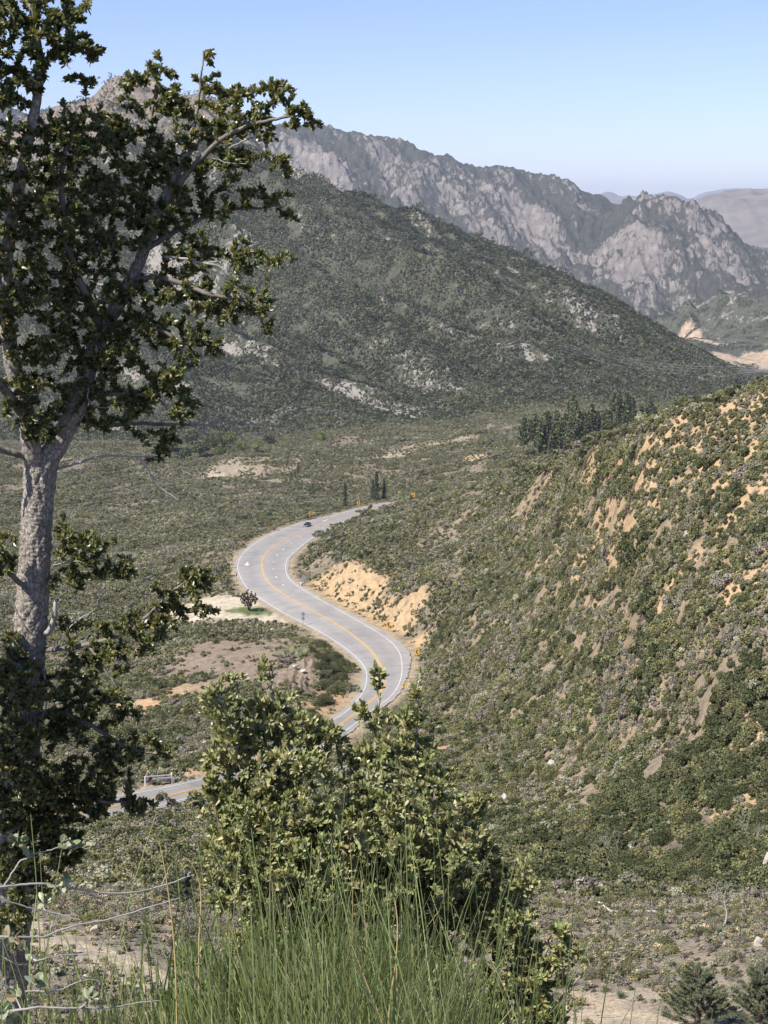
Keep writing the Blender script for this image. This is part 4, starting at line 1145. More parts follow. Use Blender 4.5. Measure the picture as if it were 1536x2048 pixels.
# ------------------------------------------------------------------ rushes at the viewer's feet
def blades(name, n, seed, pxfun, rfun, hfun, cols, probs, r0=.0026, lean=.11):
    g = np.random.default_rng(seed)
    px, r, h = pxfun(g, n), rfun(g, n), hfun(g, n)
    a = np.arctan((px - 768) / FPX / cp)
    x, y = np.sin(a) * r, np.cos(a) * r
    z = ground(x, y) - .03
    m = 7
    u = np.linspace(0, 1, m)
    ln = lean * g.normal(size=(n, 2)) * .6; kk_ = .09 * g.normal(size=(n, 2))
    P = np.empty((n, m, 3))
    P[:, :, 0] = x[:, None] + h[:, None] * (ln[:, :1] * u + kk_[:, :1] * u ** 2.4)
    P[:, :, 1] = y[:, None] + h[:, None] * (ln[:, 1:] * u + kk_[:, 1:] * u ** 2.4)
    P[:, :, 2] = z[:, None] + h[:, None] * (u - .10 * u ** 3)
    R = r0 * (1 - .72 * u ** 1.5)[None, :] * g.uniform(.65, 1.25, n)[:, None]
    th = np.array([0, 2.094, 4.189])
    off = np.stack([np.cos(th), np.sin(th), np.zeros(3)], -1)
    V = P[:, :, None, :] + R[:, :, None, None] * off[None, None]
    i = np.arange(m - 1)[:, None] * 3; j = np.arange(3)[None, :]; j2 = (j + 1) % 3
    f = np.stack([i + j, i + j2, i + 3 + j2, i + 3 + j], -1).reshape(-1, 4)
    F = (np.arange(n)[:, None, None] * m * 3 + f[None]).reshape(-1, 4)
    c = np.array(cols)[g.choice(len(cols), n, p=probs)] * (1 + .18 * g.normal(size=(n, 1)))
    return V.reshape(-1, 3), F, np.repeat(np.clip(c, .01, .9), m * 3, axis=0)
M_rush = foliage_mat("rush_stems", .45, .15, .35, 0)
GR = [(.20,.25,.08),(.28,.325,.12),(.37,.38,.17),(.50,.38,.16)]
def mixpx(g, n):
    k = g.random(n)
    return np.where(k < .80, g.normal(650, 185, n), np.where(k < .92, g.uniform(300, 1000, n), g.uniform(-60, 330, n)))
bl = [blades("a", 3700, 51, mixpx, lambda g, n: g.uniform(2.15, 3.7, n), lambda g, n: g.uniform(.40, .72, n) + .34 * (g.random(n) < .16) * g.random(n), GR, [.40,.38,.205,.015]),
      blades("b", 500, 52, lambda g, n: g.uniform(-80, 1180, n), lambda g, n: g.uniform(2.0, 3.2, n), lambda g, n: g.uniform(.3, .62, n), GR, [.3,.4,.27,.03], .0017, .25),
      blades("c", 60, 53, lambda g, n: g.uniform(1020, 1560, n), lambda g, n: g.uniform(2.3, 3.0, n), lambda g, n: g.uniform(.42, .66, n), GR, [.3,.4,.28,.02], .0015, .1)]
V, F = join_tubes([(b[0], b[1]) for b in bl])
tag(link("rushes", np_mesh("rushes", V, F, np.concatenate([b[2] for b in bl])), M_rush), kind="stuff")
for k, (pts, lab) in enumerate((
    ([(800,2160,2.5),(770,2060,2.5),(735,1970,2.5),(700,1880,2.5)], "yellow dry stalk slanting to the left among the green rushes"),
    ([(770,2140,2.55),(780,2010,2.55),(792,1920,2.55),(795,1850,2.56),(790,1800,2.57)], "tall straight yellow dry stalk standing right of the slanting one"),
    ([(355,2120,2.6),(352,1960,2.6),(345,1850,2.6),(330,1740,2.6),(318,1680,2.6)], "thin yellow dry stalk rising beside the pale arching twigs at the lower left"),
    ([(400,2120,2.9),(398,1900,2.9),(402,1790,2.9),(388,1735,2.9),(366,1712,2.9)], "curved golden stalk with a drooping tip left of the big shrub"))):
    P = smooth_path([at_r(*q) for q in pts], 6)
    V, F = tube_arrays(P, np.linspace(.0019, .0009, len(P)), 5)
    tag(link("dry_stalk", np_mesh("dry_stalk", V, F, smooth=True), M_straw if k else simple("dry_straw", (.42, .31, .13), .7, var=.2, scale=20)), lab, "stalk", "dry stalks among the rushes")
    if k == 0: M_straw = bpy.data.materials["dry_straw"]

# ------------------------------------------------------------------ individual shrubs nearest the viewer
def place(o, x, y, s=1.0, rz=0.0, sink=0.0):
    o.location = (float(x), float(y), float(ground(x, y)) - sink); o.scale = (s, s, s); o.rotation_euler = (0, 0, rz); return o
def shrub_mesh(seed, n, leaf, kind, lobes, flat, name="shrub"):
    g = np.random.default_rng(seed)
    V, F, T = bush(g, n, leaf, kind, lobes, flat)
    V[:, 2] -= .05
    # a few bare stems inside
    me = np_mesh(name, V, F, T); me.materials.append(M_leaf); return me
SH = {'dark': [shrub_mesh(300 + i, 2600, .055, 'dark', 11, 1.0) for i in range(4)], 'chamise': [shrub_mesh(310 + i, 2200, .055, 'chamise', 9, .95) for i in range(4)],
      'grey': [shrub_mesh(320 + i, 1900, .06, 'grey', 9, .85) for i in range(3)], 'pale': [shrub_mesh(330 + i, 1700, .06, 'pale', 9, .8) for i in range(2)],
      'olive': [shrub_mesh(340 + i, 2200, .055, 'olive', 10, .95) for i in range(3)], 'mauve': [shrub_mesh(350 + i, 1300, .05, 'mauve', 9, .8) for i in range(2)]}
WORD = {'dark': "dark green", 'chamise': "dull green", 'grey': "grey-green", 'pale': "pale silvery", 'olive': "olive-green", 'mauve': "leafless mauve-grey"}
g = np.random.default_rng(61)
def shrubs(n, x0, x1, y0, y1, kinds, probs, smin, smax, where, spacing, most_bare=.3):
    done = []
    tries = 0
    while len(done) < n and tries < n * 30:
        tries += 1
        px, py = g.uniform(x0, x1), g.uniform(y0, y1)
        q = march(px, py, 52, 420)
        if sample(BARE, q[0], q[1]) > most_bare or road_dist(q[0], q[1])[0][0] < 3.5: continue
        if any(math.hypot(q[0] - d[0], q[1] - d[1]) < spacing for d in done): continue
        done.append(q)
        k = str(g.choice(kinds, p=probs)); s = g.uniform(smin, smax)
        o = bpy.data.objects.new("shrub", SH[k][g.integers(len(SH[k]))]); COL.objects.link(o)
        place(o, q[0], q[1], s, g.uniform(0, 6.28), .08 * s)
        o.scale = (s, s * g.uniform(.85, 1.15), s * g.uniform(.8, 1.15))
        tag(o, "%s shrub %s" % (WORD[k], where), "shrub", "%s shrubs %s" % (WORD[k], where))
shrubs(58, 1010, 1600, 1560, 1770, ['dark','chamise','olive'], [.6,.25,.15], 1.0, 1.75, "in the thicket at the foot of the right slope", 1.9)
shrubs(70, 930, 1600, 1330, 1560, ['chamise','grey','olive','dark','pale','mauve'], [.3,.26,.16,.1,.1,.08], .8, 1.3, "on the lower half of the right slope", 2.1)
shrubs(46, 1080, 1560, 1790, 2020, ['grey','chamise','olive','mauve','pale'], [.3,.25,.2,.15,.1], .45, .85, "on the pale bench above the dirt pull-out", 1.6)
shrubs(44, 150, 520, 1640, 1900, ['grey','chamise','mauve','olive','pale'], [.36,.22,.16,.14,.12], .5, .95, "on the scrubby slope between foot path and lower road", 1.8)
shrubs(26, 250, 700, 1400, 1540, ['chamise','grey','olive','dark','mauve'], [.3,.25,.2,.15,.1], .9, 1.5, "on the bank above the lower road", 2.6)
shrubs(20, 500, 640, 1282, 1320, ['chamise','dark','olive','grey'], [.4,.3,.2,.1], 1.0, 1.7, "along the far edge of the bare knoll", 2.4)
shrubs(34, 640, 724, 1285, 1425, ['chamise','dark','olive','grey'], [.35,.45,.12,.08], 1.3, 2.2, "on the shaded bank between bare knoll and road bend", 1.8, .95)

# ------------------------------------------------------------------ conifers
M_needle = foliage_mat("pine_needles", .6, .1, .2, .2)
M_pinebark = simple("pine_bark", (.13, .10, .08), .95, var=.4, scale=3, spec=.1)
def conifer_mesh(seed, H, R, h0, nq, size, tint, power=.8, asp=2.0):
    g = np.random.default_rng(seed)
    t = h0 + (1 - h0) * g.uniform(0, 1, nq) ** .85
    prof = (1 - (t - h0) / (1 - h0 + 1e-6)) ** power
    whorl = np.round(t * H * 1.6) / 1.6
    rg_ = R * prof * g.uniform(.25, 1.05, nq) + .12
    ang = g.uniform(0, 6.283, nq)
    ang = np.round(ang * 1.3 + whorl * 7.3) / 1.3 - whorl * 5 + g.normal(size=nq) * .22
    gaps = 1 + .25 * np.sin(ang * 2 + whorl * 3)
    P = np.stack([np.cos(ang) * rg_ * gaps, np.sin(ang) * rg_ * gaps, whorl * .6 + t * H * .4 - .10 * rg_ + g.normal(size=nq) * .1], -1)
    D = np.stack([np.cos(ang), np.sin(ang), .25 * np.ones(nq)], -1)
    V, F = leaf_quads(g, P, D, size, .6, .3, asp)
    T = np.array(tint)[None] * (1 + .28 * g.normal(size=(nq, 1)))
    P2 = np.array([[0, 0, -.4], [.03 * R, 0, H * .4], [0, .03 * R, H * .97]])
    tv, tf = tube_arrays(smooth_path(P2, 3), np.linspace(H * .017 + .03, .02, 7), 6)
    return (np_mesh("crown", V, F, np.repeat(np.clip(T, .01, .6), 4, axis=0)), np_mesh("trunk", tv, tf, smooth=True))
def tree_from(name, meshes, x, y, s, label, cat, group, rz=0.0, mats=None, z=None):
    r = empty(name, (float(x), float(y), float(ground(x, y)) if z is None else z), rz); r.scale = (s, s, s)
    tag(r, label, cat, group)
    for nm, me in zip(("crown", "trunk"), meshes):
        if not me.materials: me.materials.append(M_needle if nm == "crown" else M_pinebark)
        o = bpy.data.objects.new(nm, me); COL.objects.link(o); o.parent = r
    return r
PT = (.095, .105, .046)
PINE = [conifer_mesh(400 + i, 15, 2.7, .36, 800, .55, PT, .55) for i in range(3)] + [conifer_mesh(410 + i, 14, 2.6, .12, 1000, .55, (.088,.098,.044), .75) for i in range(3)]
SLIM = [conifer_mesh(420 + i, 14, 1.5, .06, 1000, .42, (.055,.068,.036), .6) for i in range(2)]
SPARSEP = [conifer_mesh(430 + i, 13, 1.3, .45, 240, .4, (.06,.065,.035), .5) for i in range(2)]
g = np.random.default_rng(71)
grove = []
def gplace(n, x0, x1, b0, b1, which, smin, smax, label, group):
    k = 0; tries = 0
    while k < n and tries < 800:
        tries += 1
        u = g.random(); px = x0 + (x1 - x0) * u + g.normal() * 4
        r = g.uniform(b0, b1)
        a = az_of(px, 870); x, y = math.sin(a) * r, math.cos(a) * r
        if any(math.hypot(x - q[0], y - q[1]) < 3.6 for q in grove): continue
        grove.append((x, y)); k += 1
        tree_from("pine_tree", PINE[int(g.choice(which))], x, y, g.uniform(smin, smax), label, "tree", group, g.uniform(0, 6.28))
gplace(9, 1040, 1090, 715, 780, [0,1,2], 1.0, 1.3, "tall pine with bare lower trunk at the open left end of the pine grove", "bare-stemmed pines at the grove's left end")
gplace(36, 1085, 1220, 700, 850, [0,1,3,4,5], .95, 1.45, "dark green pine packed into the middle of the valley grove", "pines in the middle of the grove")
gplace(34, 1215, 1335, 740, 880, [3,4,5,0], 1.0, 1.5, "dark green pine rising behind the crest of the right slope", "pines at the grove's right end")
def pine_at(px, py, toppx, meshes, H, label, group=None, rmin=300, name="pine_tree"):
    q = march(px, py, rmin)
    s = (py - toppx) / FPX * math.hypot(q[0], q[1]) * 1.03 / H
    return tree_from(name, meshes, q[0], q[1], s, label, "tree", group, g.uniform(0, 6.28))
pine_at(690,1016,966,SLIM[0],14,"single dark slim conifer beside the far end of the road left of a yellow sign",None,560)
pine_at(746,1003,960,SLIM[1],14,"leftmost and shortest of three slim conifers above the far end of the road","slim conifers by the far road",560)
pine_at(753,1003,943,SLIM[0],14,"tallest of three slim conifers above the far end of the road","slim conifers by the far road",560)
pine_at(768,1000,956,SLIM[1],14,"rightmost of three slim conifers above the far end of the road","slim conifers by the far road",560)
for k, (px, py, tp) in enumerate(((583,972,945),(590,970,940),(596,966,925),(524,970,945),(648,958,945),(663,905,885),(676,905,888))):
    pine_at(px, py, tp, SPARSEP[k % 2], 13, ("thin sparse pine standing on the rocky rise beyond the road" if k < 3 else ["thin short pine left of the sparse trio on the rocky rise","small lone pine on the rocky rise right of the sparse trio","left of two small pines at the foot of the mountain","right of two small pines at the foot of the mountain"][k - 3]), "sparse pines on the rocky rise" if k < 3 else None, 600)
# broad green trees in the ravine at the foot of the mountain
def round_tree_mesh(seed, kind, n=900):
    g = np.random.default_rng(seed)
    V, F, T = bush(g, n, .11, kind, 11, 1.15)
    V[:, 2] += .28
    tv, tf = tube_arrays(np.array([[0, 0, -.1], [.02, 0, .3], [0, .02, .75]]), np.array([.06, .05, .025]), 6)
    a, b = np_mesh("crown", V, F, T), np_mesh("trunk", tv, tf, smooth=True)
    a.materials.append(M_leaf); b.materials.append(M_pinebark); return a, b
PAL['spring'] = (.155, .185, .050)
RT = {'spring': [round_tree_mesh(500 + i, 'spring') for i in range(3)], 'dark': [round_tree_mesh(510 + i, 'dark') for i in range(3)]}
for k, (px, py, wpx, kd) in enumerate(((445,897,30,'spring'),(460,890,34,'spring'),(482,905,26,'spring'),(512,906,24,'spring'),(440,912,24,'spring'),(640,882,22,'spring'),(400,915,40,'dark'),(370,922,36,'dark'),(425,900,38,'dark'),(345,905,40,'dark'),(385,890,38,'dark'),(540,890,26,'dark'))):
    q = march(px, py, 800)
    s = wpx / FPX * math.hypot(q[0], q[1]) / 1.7
    sp_l = "bright spring-green tree in the ravine at the foot of the mountain" if kd == 'spring' else "dark round oak in the shaded ravine at the foot of the mountain"
    tree_from("round_tree", RT[kd][k % 3], q[0], q[1], s, sp_l, "tree", ("spring-green" if kd == 'spring' else "dark") + " trees in the ravine", g.uniform(0, 6.28))
# young pines on the bench at the lower right
def sapling_mesh(seed, H, R, n):
    g = np.random.default_rng(seed)
    nb_ = 120
    Ps, Ds, pa, ra = [], [], [], []
    for i in range(nb_):
        t = .08 + .9 * (i / nb_)
        ln = R * (1 - t * .9) ** .6 * g.uniform(.45, 1.15) + .1
        an = i * 2.4 + g.normal() * .8
        e = np.array([math.cos(an) * ln, math.sin(an) * ln, t * H * .92 + ln * g.uniform(.15, .7)])
        s0 = np.array([0, 0, t * H * .9]); c0 = (s0 + e) / 2 + np.array([0, 0, -.12 * ln])
        u = np.linspace(0, 1, 6)[:, None]
        P = (1-u)**2 * s0 + 2*u*(1-u) * c0 + u*u * e
        pa.append(P); ra.append(np.linspace(.014, .004, 6))
        m = int(n / nb_)
        tt = g.uniform(.2, 1.0, m) ** .5
        q = np.stack([np.interp(tt * 5, np.arange(6), P[:, k]) for k in range(3)], -1)
        Ps.append(q); Ds.append(unit(g.normal(size=(m, 3)) * .75 + unit(P[-1] - P[-3]) * .6 + np.array([0, 0, .3])))
    P, D = np.concatenate(Ps), np.concatenate(Ds)
    S = unit(np.cross(D, g.normal(size=P.shape))) * .010
    L = D * g.uniform(.08, .15, len(P))[:, None]
    V = np.stack([P - S, P + S, P + L + S * .4, P + L - S * .4], 1).reshape(-1, 3)
    F = np.arange(len(P) * 4).reshape(-1, 4)
    T = np.array((.15, .165, .095)) * (1 + .25 * g.normal(size=(len(P), 1)))
    pa.append(smooth_path(np.array([[0, 0, -.15], [.03, 0, H * .5], [0, 0, H]]), 4)); ra.append(np.linspace(.045, .008, 9))
    tv, tf = join_tubes([tube_arrays(a, b, 5) for a, b in zip(pa, ra)])
    return np_mesh("crown", V, F, np.repeat(np.clip(T, .01, .6), 4, axis=0)), np_mesh("trunk", tv, tf, smooth=True)
for k, (px, py, tp, lab) in enumerate(((1392,2062,1930,"bushy young pine with soft green needles at the edge of the dirt pull-out"),(1520,2050,1935,"young pine at the bottom right edge of the view, right of the bushier one"),(362,1810,1740,"small dark young pine behind the pale arching twigs"))):
    q = march(px, py, 45)
    H = (py - tp) / FPX * math.hypot(q[0], q[1]) * 1.12
    tree_from("young_pine", sapling_mesh(530 + k, H, H * .52, 40000), q[0], q[1], 1, lab, "tree", None, k)
# the small tree on the lay-by
def airy_tree(name, px, py, wpx, hpx, label, seed, tintk, dens=1300, rmin=330):
    g = np.random.default_rng(seed)
    q = march(px, py, rmin); r = math.hypot(q[0], q[1]); W, H = wpx / FPX * r, hpx / FPX * r
    root = tag(empty(name, tuple(float(v) for v in q)), label, "tree")
    ps, rs, nd = [], [], []
    for i in range(7):
        an = i * 2.3; e = np.array([math.cos(an) * W * .33, math.sin(an) * W * .33, H * g.uniform(.6, .85)])
        P = smooth_path(np.array([[math.cos(an) * .15, math.sin(an) * .15, -.2], e * np.array([.35, .35, .4]), e]), 4)
        ps.append(P); rs.append(np.linspace(.13, .04, len(P))); nd += list(P[3:])
    u = g.normal(size=(150, 3)); u = unit(u) * (g.random(150) ** .33)[:, None]
    T_ = u * np.array([W * .5, W * .5, H * .40]) + np.array([0, 0, H * .58])
    pp, rr = grow(g, nd, T_, .03, .012)
    o = tubes_mesh("trunk", ps + pp, rs + rr, 5, M_pinebark, root)
    Pn, Dn = leaf_positions(g, pp, dens / 25, .35, 1, .2, 3)
    V, F = leaf_quads(g, Pn, unit(Dn), .24, .3, .4)
    T = np.array(PAL[tintk])[None] * (1 + .2 * g.normal(size=(len(Pn), 1)))
    link("crown", np_mesh("crown", V, F, np.repeat(np.clip(T, .01, .6), 4, axis=0)), M_leaf, root)
airy_tree("lay_by_tree", 498, 1222, 38, 46, "small airy brownish tree standing alone on the sandy lay-by", 541, 'brown')

# ------------------------------------------------------------------ dead wood, yuccas
def dead_shrub(name, px, py, hpx, label, seed, cat="dead shrub", group=None, trunk=.0, rmin=50, spread=.8, thick=1.0):
    g = np.random.default_rng(seed)
    q = march(px, py, rmin); r = math.hypot(q[0], q[1]); H = hpx / FPX * r
    ps, rs = [], []
    def rec(p, d, ln, rad_, lvl):
        n = 5; P = [p]
        for i in range(n - 1):
            d = unit(d + g.normal(size=3) * .22 + np.array([0, 0, .04])); P.append(P[-1] + d * ln / (n - 1))
        P = np.array(P); ps.append(P); rs.append(np.linspace(rad_, rad_ * .55, n))
        if lvl > 0:
            for k in range(g.integers(2, 4)):
                i = g.integers(2, n)
                rec(P[i], unit(d + g.normal(size=3) * spread), ln * g.uniform(.55, .8), rad_ * .55, lvl - 1)
    b = np.array([0, 0, -.05])
    if trunk:
        P = np.array([[0, 0, -.1], [.05 * H, 0, trunk * H * .5], [0, .03 * H, trunk * H]]); ps.append(smooth_path(P, 4)); rs.append(np.linspace(.075, .05, 9) * thick); b = P[-1]
    for k in range(6 if not trunk else 4):
        an = k * 1.4 + g.normal() * .4
        rec(b, unit(np.array([math.cos(an) * .8, math.sin(an) * .8, .9 if not trunk else .5])), H * (.45 if not trunk else .32), .028 * thick, 4)
    V, F = join_tubes([tube_arrays(a, c, 4) for a, c in zip(ps, rs)])
    o = link(name, np_mesh(name, V, F, smooth=True), M_deadwood); o.location = tuple(float(v) for v in q)
    return tag(o, label, cat, group)
dead_shrub("dead_shrub", 1212, 1715, 70, "bleached white dead shrub in front of the dark thicket right of the big olive shrub", 601)
dead_shrub("dead_shrub", 1500, 1690, 80, "grey dead shrub with twisted limbs in the thicket at the right edge", 602)
dead_shrub("dead_shrub", 1385, 1785, 45, "low mauve-grey dead shrub left of the small dead tree", 603)
dead_shrub("dead_tree", 1448, 1852, 100, "small dead tree with a thin bare trunk and spreading grey twigs on the bench", 604, "dead tree", None, .5)
dead_shrub("dead_tree", 272, 1455, 75, "slim white dead tree on the bank above the lower road", 605, "dead tree", None, .55, 200, .7, 1.5)
dead_shrub("dead_shrub", 345, 1115, 40, "grey dead snag on the scrubby slope left of the road's outer curve", 606, rmin=350, thick=2.2)
dead_shrub("dead_shrub", 1018, 880, 48, "big grey leafless shrub left of the pine grove", 607, rmin=600, thick=3.0)
dead_shrub("dead_shrub", 30, 1215, 50, "grey dead limbs at the left edge behind the oak trunk", 608, rmin=300, thick=2.0)
fb = march(1268, 1826, 60)
ft = tag(empty("fallen_tree", tuple(float(v) for v in fb)), "fallen grey tree with upright broken branches lying on the bench", "fallen tree")
def loc(px, py, up=0.0):
    q = march(px, py, 60); return q + np.array([0, 0, up])
P = smooth_path([loc(1215,1828,.12), loc(1265,1828,.16), loc(1318,1826,.12)], 5)
under(tubes_mesh("trunk", [P], [np.linspace(.13, .07, len(P))], 8, M_deadwood, None), ft)
for k, (a_, b_) in enumerate((((1240,1822),(1232,1800)),((1258,1822),(1252,1795)),((1288,1822),(1275,1788)),((1305,1822),(1296,1775)))):
    q0 = loc(a_[0], a_[1] + 4, .12); h = (a_[1] - b_[1]) / FPX * 92
    q1 = q0 + np.array([(b_[0] - a_[0]) / FPX * 92, -.2, h])
    under(tubes_mesh("branch", [np.array([q0, (q0 + q1) / 2 + [.05, 0, .02], q1])], [np.array([.035, .028, .015])], 5, M_deadwood, None), ft)
P = smooth_path([loc(1182,1806,.25), loc(1200,1812,.22), loc(1222,1826,.1)], 5)
tag(tubes_mesh("bleached_branch", [P], [np.linspace(.07, .04, len(P))], 7, simple("bleached_wood", (.66, .62, .55), .85, var=.15, scale=10), None), "bright bleached bent branch lying at the left end of the fallen tree", "branch")
P = smooth_path([loc(1474,1985,.1), loc(1492,1992,.12), loc(1512,2000,.1)], 4)
tag(tubes_mesh("log", [P], [np.linspace(.09, .07, len(P))], 8, M_deadwood, None), "short grey log lying between the two young pines", "log")
M_char = simple("charred_wood", (.055, .045, .04), .9, var=.5, scale=3)
for k, (a_, b_) in enumerate((((545,1312),(572,1318)),((556,1322),(590,1328)),((570,1308),(585,1322)),((510,1282),(535,1276)))):
    q0, q1 = march(*a_, 250), march(*b_, 250); m_ = (q0 + q1) / 2 + [0, 0, .25]
    P = np.array([q0 + [0, 0, .15], m_, q1 + [0, 0, .2]])
    tag(tubes_mesh("charred_log", [P], [np.array([.24, .2, .13])], 7, M_char, None), ("charred log in the heap on the bare knoll beside the bend" if k < 3 else "charred log lying alone near the top edge of the bare knoll"), "log", "charred logs on the knoll" if k < 3 else None)
M_yucca = foliage_mat("yucca_blades", .5, .1, .3, .1)
def yucca(px, py, wpx, label, seed, group=None, rmin=50):
    g = np.random.default_rng(seed)
    q = march(px, py, rmin); R = wpx / FPX * math.hypot(q[0], q[1]) / 2
    n = 70; el = g.uniform(.15, 1.4, n); an = g.uniform(0, 6.28, n)
    D = np.stack([np.cos(an) * np.cos(el), np.sin(an) * np.cos(el), np.sin(el)], -1)
    S = unit(np.cross(D, [0, 0, 1.0])) * .022 * R / .5
    P = np.zeros((n, 3)); tip = D * R * g.uniform(.8, 1.1, n)[:, None]
    V = np.stack([P - S * .6, P + S * .6, tip * .5 + S, tip, tip * .5 - S], 1).reshape(-1, 3)
    b = np.arange(n)[:, None] * 5
    me = bpy.data.meshes.new("yucca")
    me.from_pydata(V.tolist(), [], [tuple(int(v) for v in (k * 5 + np.array([0, 1, 2, 3, 4]))) for k in range(n)])
    c = np.ones((len(V), 4), dtype=np.float32); c[:, :3] = np.repeat(np.array((.13, .17, .09)) * (1 + .2 * g.normal(size=(n, 1))), 5, axis=0)
    a = me.attributes.new("tint", 'FLOAT_COLOR', 'POINT'); a.data.foreach_set("color", c.ravel())
    o = link("yucca", me, M_yucca); o.location = tuple(float(v) for v in q + np.array([0, 0, .08])); return tag(o, label, "yucca", group)
yucca(1438,1872,40,"spiky green yucca on the bench at the foot of the small dead tree",701)
yucca(1241,1998,36,"pale spiky yucca above the dirt pull-out",702)
yucca(1325,1850,34,"dull green yucca on the bench below the fallen tree",703)
yucca(218,1758,24,"small spiky yucca on the scrubby slope right of the oak trunk",704)
yucca(316,1682,26,"dark spiky yucca below the lower road",705)
yucca(1105,1205,26,"grey-blue yucca in the middle of the right slope",706,None,150)

# ------------------------------------------------------------------ boulders
M_rock, t, p = new_mat("granite")
n1_ = noise(t, 1.6, 8, .65)
c = ramp(t, n1_, [(.3, (.28, .25, .21)), (.55, (.47, .43, .37)), (.8, (.60, .555, .49))])
t.links.new(c, p.inputs["Base Color"]); p.inputs["Roughness"].default_value = .9; bump(t, p, noise(t, 5, 8, .7), .6, .12)
def boulder(px, py, wpx, hpx, label, seed, rmin=50, group=None, mat=None):
    import bmesh
    g = np.random.default_rng(seed)
    q = march(px, py + hpx * .35, rmin); r = math.hypot(q[0], q[1]); W, H = wpx / FPX * r, hpx / FPX * r * 1.1
    bm = bmesh.new(); bmesh.ops.create_icosphere(bm, subdivisions=3, radius=.5)
    co = np.array([v.co[:] for v in bm.verts])
    for k in range(13):   # split faces
        nrm = unit(g.normal(size=3)); d0 = g.uniform(.16, .36); dd = co @ nrm - d0
        co = co - np.where(dd > 0, dd, 0)[:, None] * nrm
    co *= (1 + .10 * fbm(co[:, 0] * 3 + seed, co[:, 1] * 3 + co[:, 2] * 2, 3, 7))[:, None]
    for v, c_ in zip(bm.verts, co): v.co = (c_[0] * W * 1.25, c_[1] * W * 1.0, c_[2] * H * 1.35)
    me = bpy.data.meshes.new("boulder"); bm.to_mesh(me); bm.free()
    o = link("boulder", me, mat or M_rock); o.location = (float(q[0]), float(q[1]), float(q[2]) + H * .45); o.rotation_euler = (g.normal() * .2, g.normal() * .2, g.uniform(0, 6.28))
    return tag(o, label, "boulder", group)
for k, (px, py, w_, h_, lab, rm) in enumerate((
 (1008,1598,19,17,"pale angular boulder on the right slope just right of the big olive shrub",100),(1105,1530,24,12,"pale flat boulder among dark bushes in the middle of the lower right slope",100),(1375,1070,24,13,"broad tan boulder high on the right slope",100),
 (1356,1620,18,10,"small pale boulder in tan soil above the dark thicket",90),(1490,1790,26,28,"tall pale boulder near the right edge beside the small dead tree",70),(1480,1855,26,13,"white low boulder right of the small dead tree",60),(1520,1886,34,14,"broken white rock slab at the right edge of the bench",60),
 (1262,1698,16,12,"pale rock inside the dark thicket beside the white dead shrub",90),(1530,1725,14,34,"pale upright rock at the right edge of the thicket",80),(1078,1738,16,10,"pale rock at the left end of the dark thicket",90),
 (192,1858,26,18,"white pointed boulder beside the foot path",60),(366,1632,12,7,"left of the white stones below the lower road",100),(337,1642,10,6,"lowest of the white stones below the lower road",100),(392,1650,8,5,"small white stone below the lower road near the big shrub",100),
 (425,1450,16,12,"pale boulder on the bank left of the big olive shrub",200),(409,1487,12,8,"small pale boulder just above the lower road",190),(425,1500,14,8,"tan boulder beside the small pale one above the lower road",190),(380,1508,12,7,"brownish rock above the white road gate",190),
 (545,1261,9,7,"pale rock on the top edge of the bare knoll",300),(590,1335,16,8,"flat pinkish stone beside the charred logs",280),(605,1342,14,6,"low pale slab right of the flat pinkish stone on the knoll",280),(548,1322,9,5,"small white stone left of the charred logs",280),
 (604,1168,12,9,"cream boulder at the road's inner edge below the grey sign",300),(672,1187,7,7,"dark-shadowed rock stuck in the tan cut bank",320),
 (1372,1065,8,5,"small stone beside the broad tan boulder",100),(1250,1640,10,7,"small pale stone at the top of the thicket",90),(248,1670,9,6,"small white stone right of the oak under the lower road",100),(236,1705,10,6,"white stone low on the scrubby slope right of the oak",90))):
    boulder(px, py, w_, h_, lab, 800 + k, rm)

# ------------------------------------------------------------------ signs
M_steel = simple("galvanised_steel", (.42, .43, .45), .5, .6, var=.12, scale=6)
M_signback = simple("sign_back", (.30, .30, .34), .5, .5, var=.12, scale=4)
M_signyel = simple("sign_yellow", (.62, .34, .03), .45, var=.06, scale=4)
M_black = simple("sign_black", (.018, .018, .018), .5, var=.1, scale=4)
M_wood = simple("post_wood", (.22, .17, .12), .9, var=.3, scale=8)
def sign_post(root, h):
    mb = MB(); mb.box((0, .03, h / 2 - .3), (.09, .07, h + .6)); return mb.build("post", M_wood, root)
def chevron_sign(px, py, wpx, hpx, ground_py, direction, label, yaw=0.0, rmin=200, group="yellow chevron signs along the road"):
    """sign face centred where the photograph shows it; its post stands on the ground below."""
    q = march(px, ground_py, rmin); r = math.hypot(q[0], q[1])
    H = max((ground_py - py) / FPX * r / cp, .9); W, Hh = wpx / FPX * r * .88, hpx / FPX * r * .88
    face = math.atan2(q[0], q[1])
    root = tag(empty("chevron_sign", tuple(float(v) for v in q), -face + yaw), label, "road sign", group)
    sign_post(root, H + Hh * .4)
    mb = MB(); o_ = .06 * W
    x, z = W / 2, Hh / 2
    pts = [(-x + o_, -z), (x - o_, -z), (x, -z + o_), (x, z - o_), (x - o_, z), (-x + o_, z), (-x, z - o_), (-x, -z + o_)]
    mb.poly_prism([(a_, b_ + H) for a_, b_ in pts], -.035, -.012)
    pn = mb.build("panel", M_signyel, root)
    mb = MB(); s = direction; k = .30
    ch = [(-.28*W*s, .40*Hh), (.02*W*s, .40*Hh), (.34*W*s, 0), (.02*W*s, -.40*Hh), (-.28*W*s, -.40*Hh), (.03*W*s, 0)]
    mb.poly_prism([(a_, b_ + H) for a_, b_ in ch], -.045, -.036)
    mb.build("chevron", M_black, pn)
    return root
chevron_sign(777,1248,10,11,1264,-1,"yellow chevron sign pointing left at the foot of the tan cut bank",0,300)
